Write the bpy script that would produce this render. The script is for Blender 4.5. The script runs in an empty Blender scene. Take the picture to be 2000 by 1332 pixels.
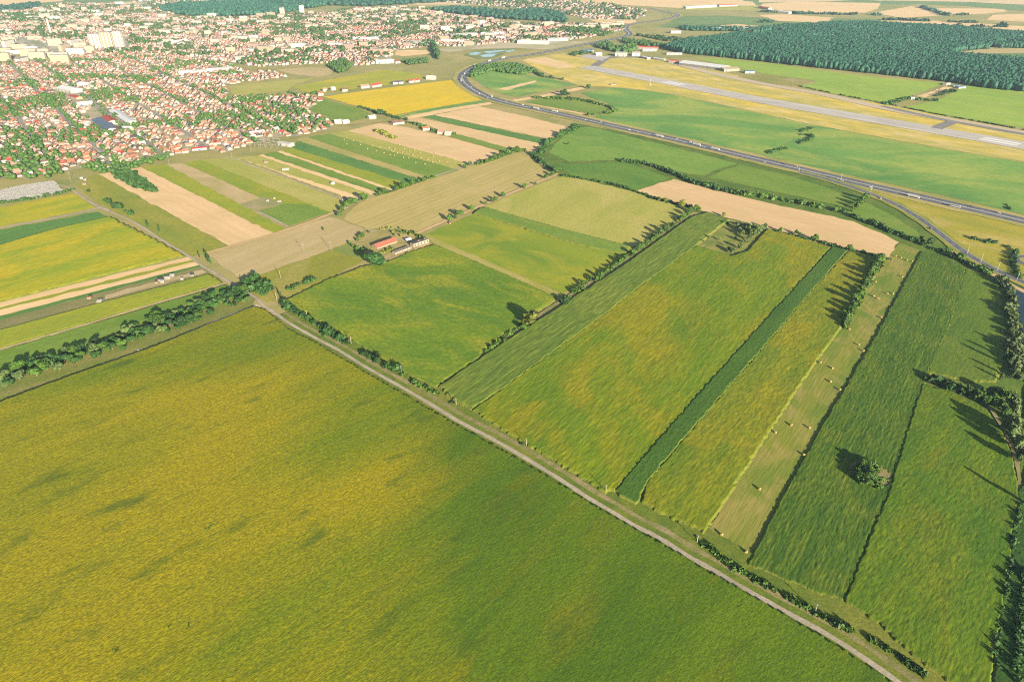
import bpy, math, random
import numpy as np
from mathutils import Vector
from mathutils.geometry import tessellate_polygon
R = math.radians
scene = bpy.context.scene
col = scene.collection
# ------------------------------------------------------------------ camera, sky, sun, exposure
CAM_H, PITCH, FPX = 320.0, R(30.4), 1333.33
cam = bpy.data.cameras.new('camera'); cam.lens = 24; cam.sensor_width = 36
cam.clip_start = 1; cam.clip_end = 60000
camo = bpy.data.objects.new('camera', cam); col.objects.link(camo)
camo.location = (0, 0, CAM_H); camo.rotation_euler = (math.pi/2 - PITCH, 0, 0)
scene.camera = camo
SUN_EL, SUN_XY = R(15.0), (0.46, -0.89)
W = bpy.data.worlds.new('World'); scene.world = W; W.use_nodes = True
nt = W.node_tree; bg = nt.nodes['Background']
sky = nt.nodes.new('ShaderNodeTexSky'); sky.sky_type = 'NISHITA'; sky.sun_disc = False
sky.sun_elevation = SUN_EL; sky.sun_rotation = math.atan2(SUN_XY[0], SUN_XY[1]); sky.dust_density = 1.0
nt.links.new(sky.outputs[0], bg.inputs[0]); bg.inputs[1].default_value = 0.048
sl = bpy.data.lights.new('sun', 'SUN'); sl.energy = 5.0; sl.angle = R(0.5); sl.color = (1.0, 0.875, 0.66)
so = bpy.data.objects.new('sun', sl); col.objects.link(so); so.location = (0, 0, 900)
sd = Vector((SUN_XY[0]*math.cos(SUN_EL), SUN_XY[1]*math.cos(SUN_EL), math.sin(SUN_EL)))
so.rotation_euler = (-sd).to_track_quat('-Z', 'Y').to_euler()
scene.view_settings.view_transform = 'Standard'; scene.view_settings.look = 'None'
scene.view_settings.exposure = 2.05; scene.view_settings.gamma = 1
scene.cycles.max_bounces = 5; scene.cycles.diffuse_bounces = 2; scene.cycles.volume_bounces = 0
scene.cycles.transparent_max_bounces = 8; scene.cycles.use_denoising = False; scene.cycles.use_adaptive_sampling = False
scene.cycles.pixel_filter_type = 'BLACKMAN_HARRIS'; scene.cycles.filter_width = 1.15
rng = np.random.default_rng(7); random.seed(7)
CP, SP = math.cos(PITCH), math.sin(PITCH)

def G(px, py, z=0.0):
    """ground point seen at a pixel of the 2000 x 1332 photograph"""
    a, b = (px-1000)/FPX, (666-py)/FPX
    d = (a, CP + b*SP, -SP + b*CP)
    t = (z - CAM_H)/d[2]
    return Vector((d[0]*t, d[1]*t, z))
def GP(pts): return np.array([G(*p)[:2] for p in pts])
def depth(x, y): return math.sqrt(x*x + y*y + CAM_H*CAM_H)

# ------------------------------------------------------------------ object helpers
def tag(o, label=None, cat=None, group=None, kind=None):
    if label: o['label'] = label
    if cat: o['category'] = cat
    if group: o['group'] = group
    if kind: o['kind'] = kind
    return o
def empty(name, loc, rz=0, **kw):
    o = bpy.data.objects.new(name, None); col.objects.link(o)
    o.empty_display_size = 1; o.location = loc; o.rotation_euler = (0, 0, rz); return tag(o, **kw)
def link(name, me, parent=None, mat=None, **kw):
    o = bpy.data.objects.new(name, me); col.objects.link(o)
    if parent is not None: o.parent = parent
    if mat is not None:
        if len(me.materials): me.materials.clear()
        for m in (mat if isinstance(mat, (list, tuple)) else [mat]): me.materials.append(m)
    return tag(o, **kw)
def copy_tree(o, parent=None):
    c = o.copy(); col.objects.link(c)
    if parent is not None: c.parent = parent
    for ch in o.children: copy_tree(ch, c)
    return c
def mesh_np(name, v, faces, mi=None, smooth=False):
    """faces: list of int arrays (n,3) / (n,4)"""
    me = bpy.data.meshes.new(name)
    v = np.asarray(v, dtype=np.float32); me.vertices.add(len(v)); me.vertices.foreach_set('co', v.ravel())
    faces = [np.asarray(f, dtype=np.int32) for f in faces if len(f)]
    tot = np.concatenate([np.full(len(f), f.shape[1], np.int32) for f in faces])
    lv = np.concatenate([f.ravel() for f in faces])
    me.loops.add(len(lv)); me.loops.foreach_set('vertex_index', lv)
    me.polygons.add(len(tot)); st = np.concatenate([[0], np.cumsum(tot)[:-1]]).astype(np.int32)
    me.polygons.foreach_set('loop_start', st); me.polygons.foreach_set('loop_total', tot)
    if mi is not None: me.polygons.foreach_set('material_index', np.asarray(mi, dtype=np.int32))
    if smooth: me.polygons.foreach_set('use_smooth', np.ones(len(tot), bool))
    me.update(calc_edges=True); me.validate(); return me
class MB:
    """collects boxes, prisms, bars, tubes into one mesh"""
    def __init__(s): s.v, s.f, s.m = [], [], []
    def add(s, vs, fs, m=0):
        b = len(s.v); s.v += [tuple(p) for p in vs]; s.f += [tuple(i+b for i in f) for f in fs]; s.m += [m]*len(fs)
    def box(s, c, d, m=0, rz=0.0, top=1.0):
        x, y, z = d[0]/2, d[1]/2, d[2]/2; k = top
        p = [(-x,-y,-z),(x,-y,-z),(x,y,-z),(-x,y,-z),(-x*k,-y*k,z),(x*k,-y*k,z),(x*k,y*k,z),(-x*k,y*k,z)]
        ca, sa = math.cos(rz), math.sin(rz)
        p = [(c[0]+a*ca-b*sa, c[1]+a*sa+b*ca, c[2]+e) for a, b, e in p]
        s.add(p, [(3,2,1,0),(4,5,6,7),(0,1,5,4),(1,2,6,5),(2,3,7,6),(3,0,4,7)], m)
    def tube(s, a, b, r0, r1=None, n=8, m=0):
        a, b = Vector(a), Vector(b); r1 = r0 if r1 is None else r1
        d = (b-a).normalized(); u = d.orthogonal().normalized(); w = d.cross(u)
        p = [a+(u*math.cos(t)+w*math.sin(t))*r0 for t in [2*math.pi*i/n for i in range(n)]]
        p += [b+(u*math.cos(t)+w*math.sin(t))*r1 for t in [2*math.pi*i/n for i in range(n)]]
        s.add(p, [(i, (i+1)%n, n+(i+1)%n, n+i) for i in range(n)] + [tuple(range(n-1,-1,-1)), tuple(range(n,2*n))], m)
    def prism(s, pts, z0, z1, m=0):
        n = len(pts); s.add([(x,y,z0) for x,y in pts]+[(x,y,z1) for x,y in pts],
            [(i,(i+1)%n,n+(i+1)%n,n+i) for i in range(n)]+[tuple(range(n-1,-1,-1)), tuple(range(n,2*n))], m)
    def mesh(s, name):
        me = bpy.data.meshes.new(name); me.from_pydata(s.v, [], s.f); me.polygons.foreach_set('material_index', s.m); me.update(); return me
    def build(s, name, mat, parent=None, **kw): return link(name, s.mesh(name), parent, mat, **kw)

# ------------------------------------------------------------------ numpy noise and polygons
def vnoise(u, v, su, sv, seed=0):
    r = np.random.default_rng(seed); n = 256; g = r.random((n, n))
    x, y = u/su + 1000.3, v/sv + 1000.7
    xi, yi = np.floor(x).astype(int), np.floor(y).astype(int); fx, fy = x-xi, y-yi
    fx, fy = fx*fx*(3-2*fx), fy*fy*(3-2*fy); a, b, c, d = xi % n, (xi+1) % n, yi % n, (yi+1) % n
    return (g[a, c]*(1-fx)+g[b, c]*fx)*(1-fy) + (g[a, d]*(1-fx)+g[b, d]*fx)*fy
def inside(P, x, y):
    r = np.zeros(x.shape, bool); n = len(P)
    for i in range(n):
        x0, y0 = P[i]; x1, y1 = P[(i+1) % n]
        if y0 == y1: continue
        c = (y0 > y) != (y1 > y)
        r ^= c & (x < (x1-x0)*(y-y0)/(y1-y0)+x0)
    return r
def smooth_line(pts, step=8.0):
    """Catmull-Rom through ground points, resampled"""
    P = [np.array(p, float) for p in pts]; P = [2*P[0]-P[1]] + P + [2*P[-1]-P[-2]]; out = []
    for i in range(1, len(P)-2):
        n = max(2, int(np.linalg.norm(P[i+1]-P[i])/step))
        for k in range(n):
            t = k/n
            out.append(0.5*(2*P[i]+(P[i+1]-P[i-1])*t+(2*P[i-1]-5*P[i]+4*P[i+1]-P[i+2])*t*t+(3*P[i]-P[i-1]-3*P[i+1]+P[i+2])*t**3))
    out.append(P[-2]); return np.array(out)
def offset_line(L, off):
    t = np.gradient(L, axis=0); t /= np.linalg.norm(t, axis=1)[:, None]+1e-9
    return L + np.stack([-t[:, 1], t[:, 0]], 1)*off

# ------------------------------------------------------------------ materials
class NT:
    def __init__(s, name):
        s.mat = bpy.data.materials.new(name); s.mat.use_nodes = True; s.t = s.mat.node_tree
        s.b = s.t.nodes['Principled BSDF']; s.b.inputs['Roughness'].default_value = 0.9
        s.b.inputs['Specular IOR Level'].default_value = 0.15
    def n(s, ty, **kw):
        q = s.t.nodes.new('ShaderNode'+ty)
        for k, v in kw.items(): setattr(q, k, v)
        return q
    def l(s, a, b): s.t.links.new(a, b)
    def coord(s, ang=0.0, sc=(1, 1, 1), obj=True):
        t = s.n('TexCoord'); m = s.n('Mapping', vector_type='POINT'); r = s.n('VectorRotate', rotation_type='Z_AXIS')
        r.inputs['Angle'].default_value = -ang; s.l(t.outputs['Object'], r.inputs['Vector'])
        m.inputs['Scale'].default_value = sc; s.l(r.outputs[0], m.inputs['Vector']); return m.outputs[0]
    def noise(s, vec, scale=1.0, detail=3.0, rough=.55, lo=.35, hi=.65, dist=0.0):
        q = s.n('TexNoise'); q.inputs['Scale'].default_value = scale; q.inputs['Detail'].default_value = detail
        q.inputs['Roughness'].default_value = rough; q.inputs['Distortion'].default_value = dist; s.l(vec, q.inputs['Vector'])
        m = s.n('MapRange'); m.inputs['From Min'].default_value = lo; m.inputs['From Max'].default_value = hi
        s.l(q.outputs['Fac'], m.inputs['Value']); return m.outputs[0]
    def scale(s, f, k):
        m = s.n('Math', operation='MULTIPLY'); s.l(f, m.inputs[0]); m.inputs[1].default_value = k; return m.outputs[0]
    def mix(s, f, a, b):
        m = s.n('Mix', data_type='RGBA')
        if isinstance(f, float): m.inputs[0].default_value = f
        else: s.l(f, m.inputs[0])
        for x, i in ((a, 6), (b, 7)):
            if isinstance(x, (tuple, list)): m.inputs[i].default_value = (*x, 1)
            else: s.l(x, m.inputs[i])
        return m.outputs[2]
    def bump(s, f, strength=.5, dist=.3):
        b = s.n('Bump'); b.inputs['Strength'].default_value = strength; b.inputs['Distance'].default_value = dist
        s.l(f, b.inputs['Height']); s.l(b.outputs[0], s.b.inputs['Normal'])
    def done(s, c):
        if isinstance(c, (tuple, list)): s.b.inputs['Base Color'].default_value = (*c, 1)
        else: s.l(c, s.b.inputs['Base Color'])
        return s.mat
def plain(name, c, rough=.8, var=.25, scale=.3, metal=0.0):
    m = NT(name); m.b.inputs['Roughness'].default_value = rough; m.b.inputs['Metallic'].default_value = metal
    f = m.noise(m.coord(), scale, 4)
    return m.done(m.mix(f, tuple(x*(1-var) for x in c), tuple(min(1, x*(1+var)) for x in c)))
def field_mat(name, A, B, C=None, D=None, ang=0.0, patch=(.006, .03), fine=(.06, .5), camt=.7, damt=.5, stripes=None, bump=.25, bdist=.3, cs=.008, rows=0.0):
    """A/B: streaky patches; C: isotropic blotches; D: dark gaps between plants / soil; stripes: (period m, colour, amount)"""
    m = NT(name)
    v1 = m.coord(ang, (patch[0], patch[1], 1)); c = m.mix(m.noise(v1, 1.0, 4, .5), A, B)
    if C: c = m.mix(m.scale(m.noise(m.coord(ang+.4, (cs, cs*1.8, 1)), 1.0, 5, .55, .46, .64, 1.2), camt), c, C)
    vf = m.coord(ang, (fine[0]*2.6, fine[1]*1.25, 1)); f = m.noise(vf, 1.0, 4, .7, .38, .62)
    if stripes:
        w = m.n('TexWave', wave_type='BANDS', bands_direction='Y'); w.inputs['Scale'].default_value = 1/stripes[0]*.314
        w.inputs['Distortion'].default_value = .6; w.inputs['Detail'].default_value = 2
        m.l(m.coord(ang, (.1, 1, 1)), w.inputs['Vector'])
        r = m.n('MapRange'); r.inputs['From Min'].default_value = .45; m.l(w.outputs['Fac'], r.inputs['Value'])
        br = m.n('Math', operation='MULTIPLY'); m.l(r.outputs[0], br.inputs[0]); m.l(m.noise(m.coord(ang, (.006, .05, 1)), 1.0, 3, .6, .35, .6), br.inputs[1])
        c = m.mix(m.scale(br.outputs[0], stripes[2]), c, stripes[1])
    if rows:   # drill rows: narrow straight runs of better and poorer plants
        c = m.mix(m.scale(m.noise(m.coord(ang, (.022, .62, 1)), 1.0, 2, .5, .50, .66), rows), c, tuple(min(1, x*1.25) for x in (C or A)))
        c = m.mix(m.scale(m.noise(m.coord(ang, (.03, .55, 2)), 1.3, 2, .5, .54, .70), rows*.8), c, tuple(x*.55 for x in B))
    if D: c = m.mix(m.scale(f, damt), c, D)
    if bump: m.bump(f, bump, bdist)
    return m.done(c)

# ------------------------------------------------------------------ sheets, crops and ribbons
ZL = [0.05]
def nextz(d=.005): ZL[0] += d; return ZL[0]
def ragged(P, amp=1.4, step=9.0):
    out = []
    for i in range(len(P)):
        a, b = P[i], P[(i+1) % len(P)]; d = b-a; L = np.linalg.norm(d); n = max(1, min(40, int(L/step))); nn = np.array([-d[1], d[0]])/(L+1e-9); k = amp*(1+np.linalg.norm(a)/1500)
        for j in range(n): out.append(a+d*j/n+(nn*random.gauss(0, .45)*k if j else 0))
    return np.array(out)
def sheet(name, pts, mat, label, cat, kind='structure', ground=False):
    P = ragged(np.array(pts) if ground else GP(pts)); z = nextz()
    tri = tessellate_polygon([[Vector((x, y, 0)) for x, y in P]])
    me = bpy.data.meshes.new(name); me.from_pydata([(x, y, z) for x, y in P], [], [list(t) for t in tri]); me.update()
    if me.polygons and me.polygons[0].normal.z < 0: me.flip_normals()
    return link(name, me, None, mat, label=label, cat=cat, kind=kind)
def ribbon(name, L, width, mat, label=None, cat=None, kind='structure', z=None, parent=None, wob=0.0, dash=None):
    z = nextz() if z is None else z; n = len(L)
    w = width/2*(1+wob*(np.random.default_rng(n).random(n)-.5)*2)
    t = np.gradient(L, axis=0); t /= np.linalg.norm(t, axis=1)[:, None]+1e-9; nn = np.stack([-t[:, 1], t[:, 0]], 1)
    a, b = L+nn*w[:, None], L-nn*w[:, None]
    v = np.zeros((2*n, 3)); v[0::2, :2] = b; v[1::2, :2] = a; v[:, 2] = z
    i = np.arange(n-1)
    if dash: i = i[(i % dash[1]) < dash[0]]
    f = np.stack([2*i, 2*i+2, 2*i+3, 2*i+1], 1)
    return link(name, mesh_np(name, v, [f]), parent, mat, label=label, cat=cat, kind=kind if parent is None else None)
def pxang(a, b):
    p, q = G(*a), G(*b); return math.atan2(q.y-p.y, q.x-p.x)
M_EDGE = field_mat('stalks at crop edge', (.13, .14, .018), (.085, .105, .014), None, (.035, .045, .008), 0, (.1, .1), (.4, .4), bump=0)
SEED = [10]
def grow(P, d):
    n = len(P); A = sum(P[i][0]*P[(i+1) % n][1]-P[(i+1) % n][0]*P[i][1] for i in range(n)); s = 1 if A > 0 else -1; out = []
    for i in range(n):
        a, b = P[i]-P[i-1], P[(i+1) % n]-P[i]; a = a/(np.linalg.norm(a)+1e-9); b = b/(np.linalg.norm(b)+1e-9); t = a+b; t = t/(np.linalg.norm(t)+1e-9)
        out.append(P[i]+s*d*np.array([t[1], -t[0]]))
    return np.array(out)
def crop(name, pts, mat, label, cat, ang, cell=(1.2, .7), h=1.6, amp=.35, streak=(7, 2.0), clump=.3, rag=.8, z0=None, holes=()):
    """standing crop: a rough canopy at height h over the ground polygon, falling to the ground along its edge"""
    P = grow(GP(pts), 1.7); SEED[0] += 17; sd_ = SEED[0]; ca, sa = math.cos(ang), math.sin(ang)
    U, V = P[:, 0]*ca+P[:, 1]*sa, -P[:, 0]*sa+P[:, 1]*ca
    u = np.arange(U.min()-2, U.max()+2, cell[0]); v = np.arange(V.min()-2, V.max()+2, cell[1])
    uu, vv = np.meshgrid(u, v, indexing='ij'); nu, nv = uu.shape
    uu = uu + (rng.random(uu.shape)-.5)*cell[0]*.5; vv = vv + (rng.random(uu.shape)-.5)*cell[1]*.5
    X, Y = uu*ca-vv*sa, uu*sa+vv*ca
    cx, cy = (X[:-1, :-1]+X[1:, 1:])/2, (Y[:-1, :-1]+Y[1:, 1:])/2
    j1 = (vnoise(cx, cy, 3, 3, sd_)-.5)*2*rag; j2 = (vnoise(cx, cy, 3, 3, sd_+1)-.5)*2*rag
    ins = inside(P, cx+j1, cy+j2)
    for hx, hy, hr in holes: ins &= ((cx-hx)**2+(cy-hy)**2) > (hr*(.8+.4*vnoise(cx, cy, 4, 4, 5)))**2
    ring = np.zeros((nu, nv), int); 
    for a in (0, 1):
        for b in (0, 1): ring[a:nu-1+a, b:nv-1+b] += ins
    amp, clump, streak = amp*.20, clump*.2, (streak[0]*.38, streak[1]*.7)
    H = h + amp*2*(vnoise(uu, vv, streak[0], streak[1], sd_+2)-.5) + amp*1.2*(vnoise(uu, vv, streak[0]*.35, streak[1]*.5, sd_+3)-.5) \
        + clump*2*(vnoise(uu, vv, 22, 9, sd_+4)-.5) + amp*2.2*(rng.random(uu.shape)-.5)
    zz = nextz() if z0 is None else z0
    Z = np.where(ring == 4, np.maximum(H, .25*h), zz)
    keep = ring > 0; idx = np.full((nu, nv), -1, int); idx[keep] = np.arange(keep.sum())
    vv3 = np.stack([X[keep], Y[keep], Z[keep]], 1); ii, jj = np.nonzero(ins)
    f = np.stack([idx[ii, jj], idx[ii+1, jj], idx[ii+1, jj+1], idx[ii, jj+1]], 1)
    rk = ring > 3; inner = rk[ii, jj] & rk[ii+1, jj] & rk[ii+1, jj+1] & rk[ii, jj+1]
    return link(name, mesh_np(name, vv3, [f], (~inner).astype(np.int32)), None, [mat, M_EDGE], label=label, cat=cat, kind='stuff')
HAZE = 0.000026
# ------------------------------------------------------------------ ground to the horizon
m = NT('dry grassland'); vv = m.coord()
c = m.mix(m.noise(vv, .004, 6, .6), (.17, .17, .045), (.27, .215, .085)); c = m.mix(m.scale(m.noise(m.coord(.5), .02, 5, .6, .5, .7), .6), c, (.10, .14, .03))
vo = m.n('TexVoronoi'); vo.inputs['Scale'].default_value = .0019; m.l(m.coord(.35, (1, 1.7, 1)), vo.inputs['Vector'])
se = m.n('SeparateColor'); m.l(vo.outputs['Color'], se.inputs[0])
far = m.mix(m.noise(vv, .01, 4), (.46, .33, .19), (.40, .30, .17))
mr = m.n('MapRange'); mr.inputs['From Min'].default_value = .62; mr.inputs['From Max'].default_value = .63; m.l(se.outputs[0], mr.inputs[0])
far = m.mix(mr.outputs[0], far, (.10, .15, .05))
sx = m.n('SeparateXYZ'); m.l(m.coord(), sx.inputs[0])
my = m.n('MapRange'); my.inputs['From Min'].default_value = 4300; my.inputs['From Max'].default_value = 4400; m.l(sx.outputs[1], my.inputs[0])
MG = m.done(m.mix(my.outputs[0], c, far))
B = 26000
link('ground', mesh_np('ground', [(-B, -B, 0), (B, -B, 0), (B, B, 0), (-B, B, 0)], [[(0, 1, 2, 3)]]), None, MG,
     label='flat open plain of dry grass and fields reaching the horizon', cat='ground', kind='structure')

A_BIG = pxang((100, 1100), (420, 960)); A_LEFT = pxang((0, 600), (367, 506)); A_STRIP = pxang((300, 370), (500, 480))
A_MID = pxang((1200, 960), (1625, 485)); A_ROW = pxang((945, 690), (1345, 425)); A_HAY = pxang((1460, 1100), (1797, 492))
A_UP = pxang((600, 270), (880, 333)); A_RIDGE = pxang((672, 430), (1010, 300)); A_RUN = pxang((1150, 132), (1960, 279))
A_MEAD = pxang((840, 465), (1095, 578)); A_MOT = pxang((1300, 270), (1870, 402))
STRAW = lambda a, k=1.1: field_mat('pale stubble', (.50*k, .345*k, .195*k), (.44*k, .30*k, .16*k), (.37*k, .265*k, .12*k), (.36*k, .25*k, .12*k), a, (.003, .03), (.03, .35), .6, .4, (13, (.36, .255, .125), .4), bump=.2)
TAN = lambda a: field_mat('tan stubble', (.37, .28, .145), (.31, .24, .115), (.27, .225, .085), (.22, .17, .08), a, (.004, .03), (.04, .4), .5, .35, (16, (.25, .205, .085), .3))
OLIVE = lambda a: field_mat('olive meadow', (0.287, 0.262, 0.061), (0.232, 0.238, 0.043), (0.342, 0.281, 0.091), (0.146, 0.159, 0.024), a, (.006, .03), (.05, .4), .6, .4)
GRASS = lambda a: field_mat('fresh grass', (0.134, 0.202, 0.025), (0.095, 0.162, 0.018), (0.179, 0.202, 0.034), (0.056, 0.101, 0.011), a, (.006, .03), (.06, .5), .6, .45)
YGRN = lambda a: field_mat('yellow green meadow', (0.220, 0.237, 0.013), (0.160, 0.204, 0.013), (0.297, 0.248, 0.013), (0.088, 0.121, 0.011), a, (.006, .03), (.05, .5), .6, .45)
DGRN = lambda a: field_mat('deep green crop', (0.080, 0.174, 0.032), (0.058, 0.138, 0.026), (0.116, 0.203, 0.032), (0.029, 0.072, 0.014), a, (.006, .04), (.06, .5), .5, .5)
BLUG = lambda a: field_mat('lush green crop', (.13, .235, .042), (.065, .165, .034), (.27, .29, .055), (.05, .12, .022), a, (.0025, .006), (.03, .2), .75, .4, cs=.0045)
YSUN = lambda a: field_mat('flowering sunflowers', (.32, .275, .006), (.18, .23, .008), (.40, .29, .005), (.08, .12, .008), a, (.005, .03), (.05, .45), .7, .4)
S = sheet
S('rough_grass', [(1040, 300), (1120, 240), (1300, 275), (1640, 352), (1780, 410), (1900, 500), (2060, 575), (2060, 1400), (1930, 1400), (1960, 1000), (1800, 760), (1790, 490), (1740, 500), (1340, 410), (1090, 345)],
  field_mat('rank grass', (.085, .135, .016), (.055, .105, .012), (.16, .165, .03), (.03, .06, .008), .3, (.02, .04), (.1, .3), .5, .5, cs=.02), 'rank green grass along hedges, meander and canal', 'grass')
S('rough_grass', [(1662, 915), (1690, 893), (1745, 890), (1762, 905), (1735, 972), (1690, 965)], field_mat('thicket grass', (.075, .115, .012), (.05, .09, .01), (.16, .14, .03), None, .3, (.03, .05), (.1, .3)), 'rank grass around the maize thicket', 'grass')
# ---- west fields
M_Y = YSUN(A_LEFT)
S('sunflower_field', [(-30, 413), (0, 405), (140, 379), (152, 380), (166, 392), (186, 407), (0, 443), (-30, 449)], M_Y, 'small bright yellow sunflower field below the cemetery', 'field')
S('dark_field', [(-30, 455), (0, 449), (192, 414), (216, 424), (110, 449), (0, 482), (-30, 490)], DGRN(A_LEFT), 'dark blue green wedge field between two yellow ones', 'field')
crop('sunflower_crop', [(-30, 488), (0, 480), (110, 448), (216, 424), (290, 462), (362, 500), (180, 544), (0, 590), (-30, 598)], M_Y, 'large yellow green sunflower crop west of the dirt road', 'crop', A_LEFT, (3.0, 1.4), 1.4, .3, (14, 3), .3)
S('stubble_strip', [(-30, 597), (0, 590), (367, 502), (378, 507), (0, 601), (-30, 608)], STRAW(A_LEFT), 'pale straw strip along the large yellow green crop', 'field')
S('grass_strip', [(-30, 608), (0, 601), (379, 507.5), (384, 511), (0, 605.5), (-30, 613)], YGRN(A_LEFT), 'thin green strip between two straw strips', 'field')
S('stubble_strip', [(-30, 613), (0, 605.5), (384, 511), (391, 517), (0, 617), (-30, 624)], STRAW(A_LEFT), 'second straw strip beside the garden plots', 'field')
S('grass_strip', [(-30, 624), (0, 617), (391, 517), (396, 521), (175, 578), (0, 626), (-30, 634)], DGRN(A_LEFT), 'dark green strip beside the garden plots', 'field')
S('garden_plots', [(-30, 634), (0, 626), (175, 578), (394, 521), (412, 535), (195, 592), (0, 646), (-30, 655)],
  field_mat('garden soil', (.20, .17, .075), (.14, .14, .05), (.09, .13, .03), (.10, .09, .03), A_LEFT, (.01, .08), (.1, .6), .6), 'grey brown strip of garden plots with sheds', 'field')
S('bare_plots', [(205, 577), (310, 549), (395, 527), (404, 532), (300, 560), (205, 585)], field_mat('trodden soil', (.33, .26, .15), (.26, .20, .10), (.12, .15, .04), None, A_LEFT, (.02, .1), (.1, .6), .6), 'trodden pale soil around the garden sheds', 'field')
M_YG = YGRN(A_LEFT)
crop('green_crop', [(-30, 655), (0, 646), (195, 593), (410, 536), (436, 552), (0, 680), (-30, 689)], M_YG, 'yellow green crop strip south of the garden plots', 'crop', A_LEFT, (2.4, 1.2), .9, .22, (10, 3), .2)
crop('green_crop', [(-30, 699), (0, 686.5), (442, 556.5), (470, 572), (400, 582), (300, 622), (200, 662), (90, 702), (-30, 738)], GRASS(A_LEFT), 'green crop wedge between the tan path and the tree belt', 'crop', A_LEFT, (2.4, 1.2), .8, .22, (10, 3), .2)
S('belt_grass', [(-30, 742), (0, 728), (130, 680), (300, 618), (480, 558), (500, 583), (492, 598), (335, 664), (237, 699), (120, 742), (0, 786), (-30, 797)],
  field_mat('belt undergrowth', (.15, .165, .03), (.22, .18, .06), (.10, .13, .02), (.05, .08, .015), A_LEFT, (.03, .08), (.15, .3), .6), 'rough yellowish undergrowth beneath the tree belt', 'undergrowth')
# ---- south field
BIGP = [(-260, 880), (0, 789), (120, 744), (240, 702), (335, 667), (440, 624), (497, 601), (518, 608), (560, 644), (620, 674), (690, 717), (760, 757), (830, 797), (900, 838), (1000, 893), (1100, 953), (1195, 1012), (1287, 1063), (1387, 1122), (1500, 1187), (1600, 1244), (1700, 1308), (1760, 1350), (1850, 1420), (1500, 1700), (0, 1700), (-360, 1400)]
m = NT('sunflowers in bloom'); P2 = GP([(870, 985), (845, 1060), (835, 1200), (800, 1400)])
v1 = m.coord(A_BIG, (.005, .016, 1))
c = m.mix(m.noise(v1, 1.0, 4, .5), (.285, .235, .002), (.105, .165, .002))
c = m.mix(m.scale(m.noise(m.coord(A_BIG+.15, (.0035, .007, 1)), 1.0, 4, .55, .46, .66, .8), .6), c, (.32, .245, .002))
c = m.mix(m.scale(m.noise(m.coord(A_BIG, (.02, .5, 1)), 1.0, 2, .5, .5, .66), .22), c, (.34, .27, .004)); c = m.mix(m.scale(m.noise(m.coord(A_BIG, (.025, .6, 2)), 1.2, 2, .5, .54, .7), .25), c, (.06, .07, .003))
# the later-sown, greener side of the field
g0, g1 = G(845, 1060), G(835, 1300); gd = (g1-g0).normalized(); gn = Vector((-gd.y, gd.x, 0))
if gn.dot(G(1200, 1200)-g0) < 0: gn = -gn
dp = m.n('VectorMath', operation='DOT_PRODUCT'); m.l(m.coord(), dp.inputs[0]); dp.inputs[1].default_value = gn
ad = m.n('Math', operation='SUBTRACT'); m.l(dp.outputs['Value'], ad.inputs[0]); ad.inputs[1].default_value = gn.dot(g0)
nz = m.noise(m.coord(A_BIG, (.012, .03, 1)), 1.0, 4, .6, 0, 1); n2 = m.n('Math', operation='MULTIPLY_ADD'); m.l(nz, n2.inputs[0]); n2.inputs[1].default_value = 90; m.l(ad.outputs[0], n2.inputs[2])
mr = m.n('MapRange'); mr.inputs['From Min'].default_value = 8; mr.inputs['From Max'].default_value = 62; m.l(n2.outputs[0], mr.inputs[0])
cg = m.mix(m.noise(m.coord(A_MID, (.008, .03, 1)), 1.0, 5, .6), (.090, .152, .003), (.046, .106, .003)); cg = m.mix(m.scale(m.noise(m.coord(A_MID, (.01, .05, 1)), 1, 4, .6, .5, .7), .5), cg, (.19, .15, .003))
c = m.mix(m.scale(mr.outputs[0], .97), c, cg)
f = m.noise(m.coord(A_BIG, (.55, 1.5, 1)), 1.0, 3, .75, .40, .60)
c = m.mix(m.scale(f, .66), c, (.03, .048, .004))
c = m.mix(m.scale(m.noise(m.coord(A_BIG, (.026, .075, 1)), 1, 4, .5, .59, .74), .7), c, (.035, .07, .006))
m.bump(f, .25, .3); M_BIG = m.done(c)
WEEDS = [(408, 1032, 11, 4.5), (229, 1272, 8, 4.5), (836, 857, 6, 4), (845, 890, 3, 2.4), (562, 908, 5, 3.5), (753, 881, 3, 2), (330, 1228, 5, 2), (880, 902, 4, 3), (370, 1225, 7, 2.2), (110, 1165, 6, 2.5), (555, 730, 5, 2), (645, 733, 6, 2), (980, 1180, 7, 2.5), (890, 1225, 6, 2.5), (1080, 1122, 5, 3), (1400, 1162, 3, 4), (1063, 1218, 3, 3), (855, 1310, 5, 3), (430, 980, 5, 2), (195, 870, 8, 2)]
WH = [(G(x, y).x, G(x, y).y, r*.45) for x, y, r, q in WEEDS]
crop('sunflower_crop', BIGP, M_BIG, 'vast yellow flowering sunflower crop filling the near side of the dirt road', 'crop', A_BIG, (1.1, .62), 1.7, .22, (4.5, 1.3), .22)
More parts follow.
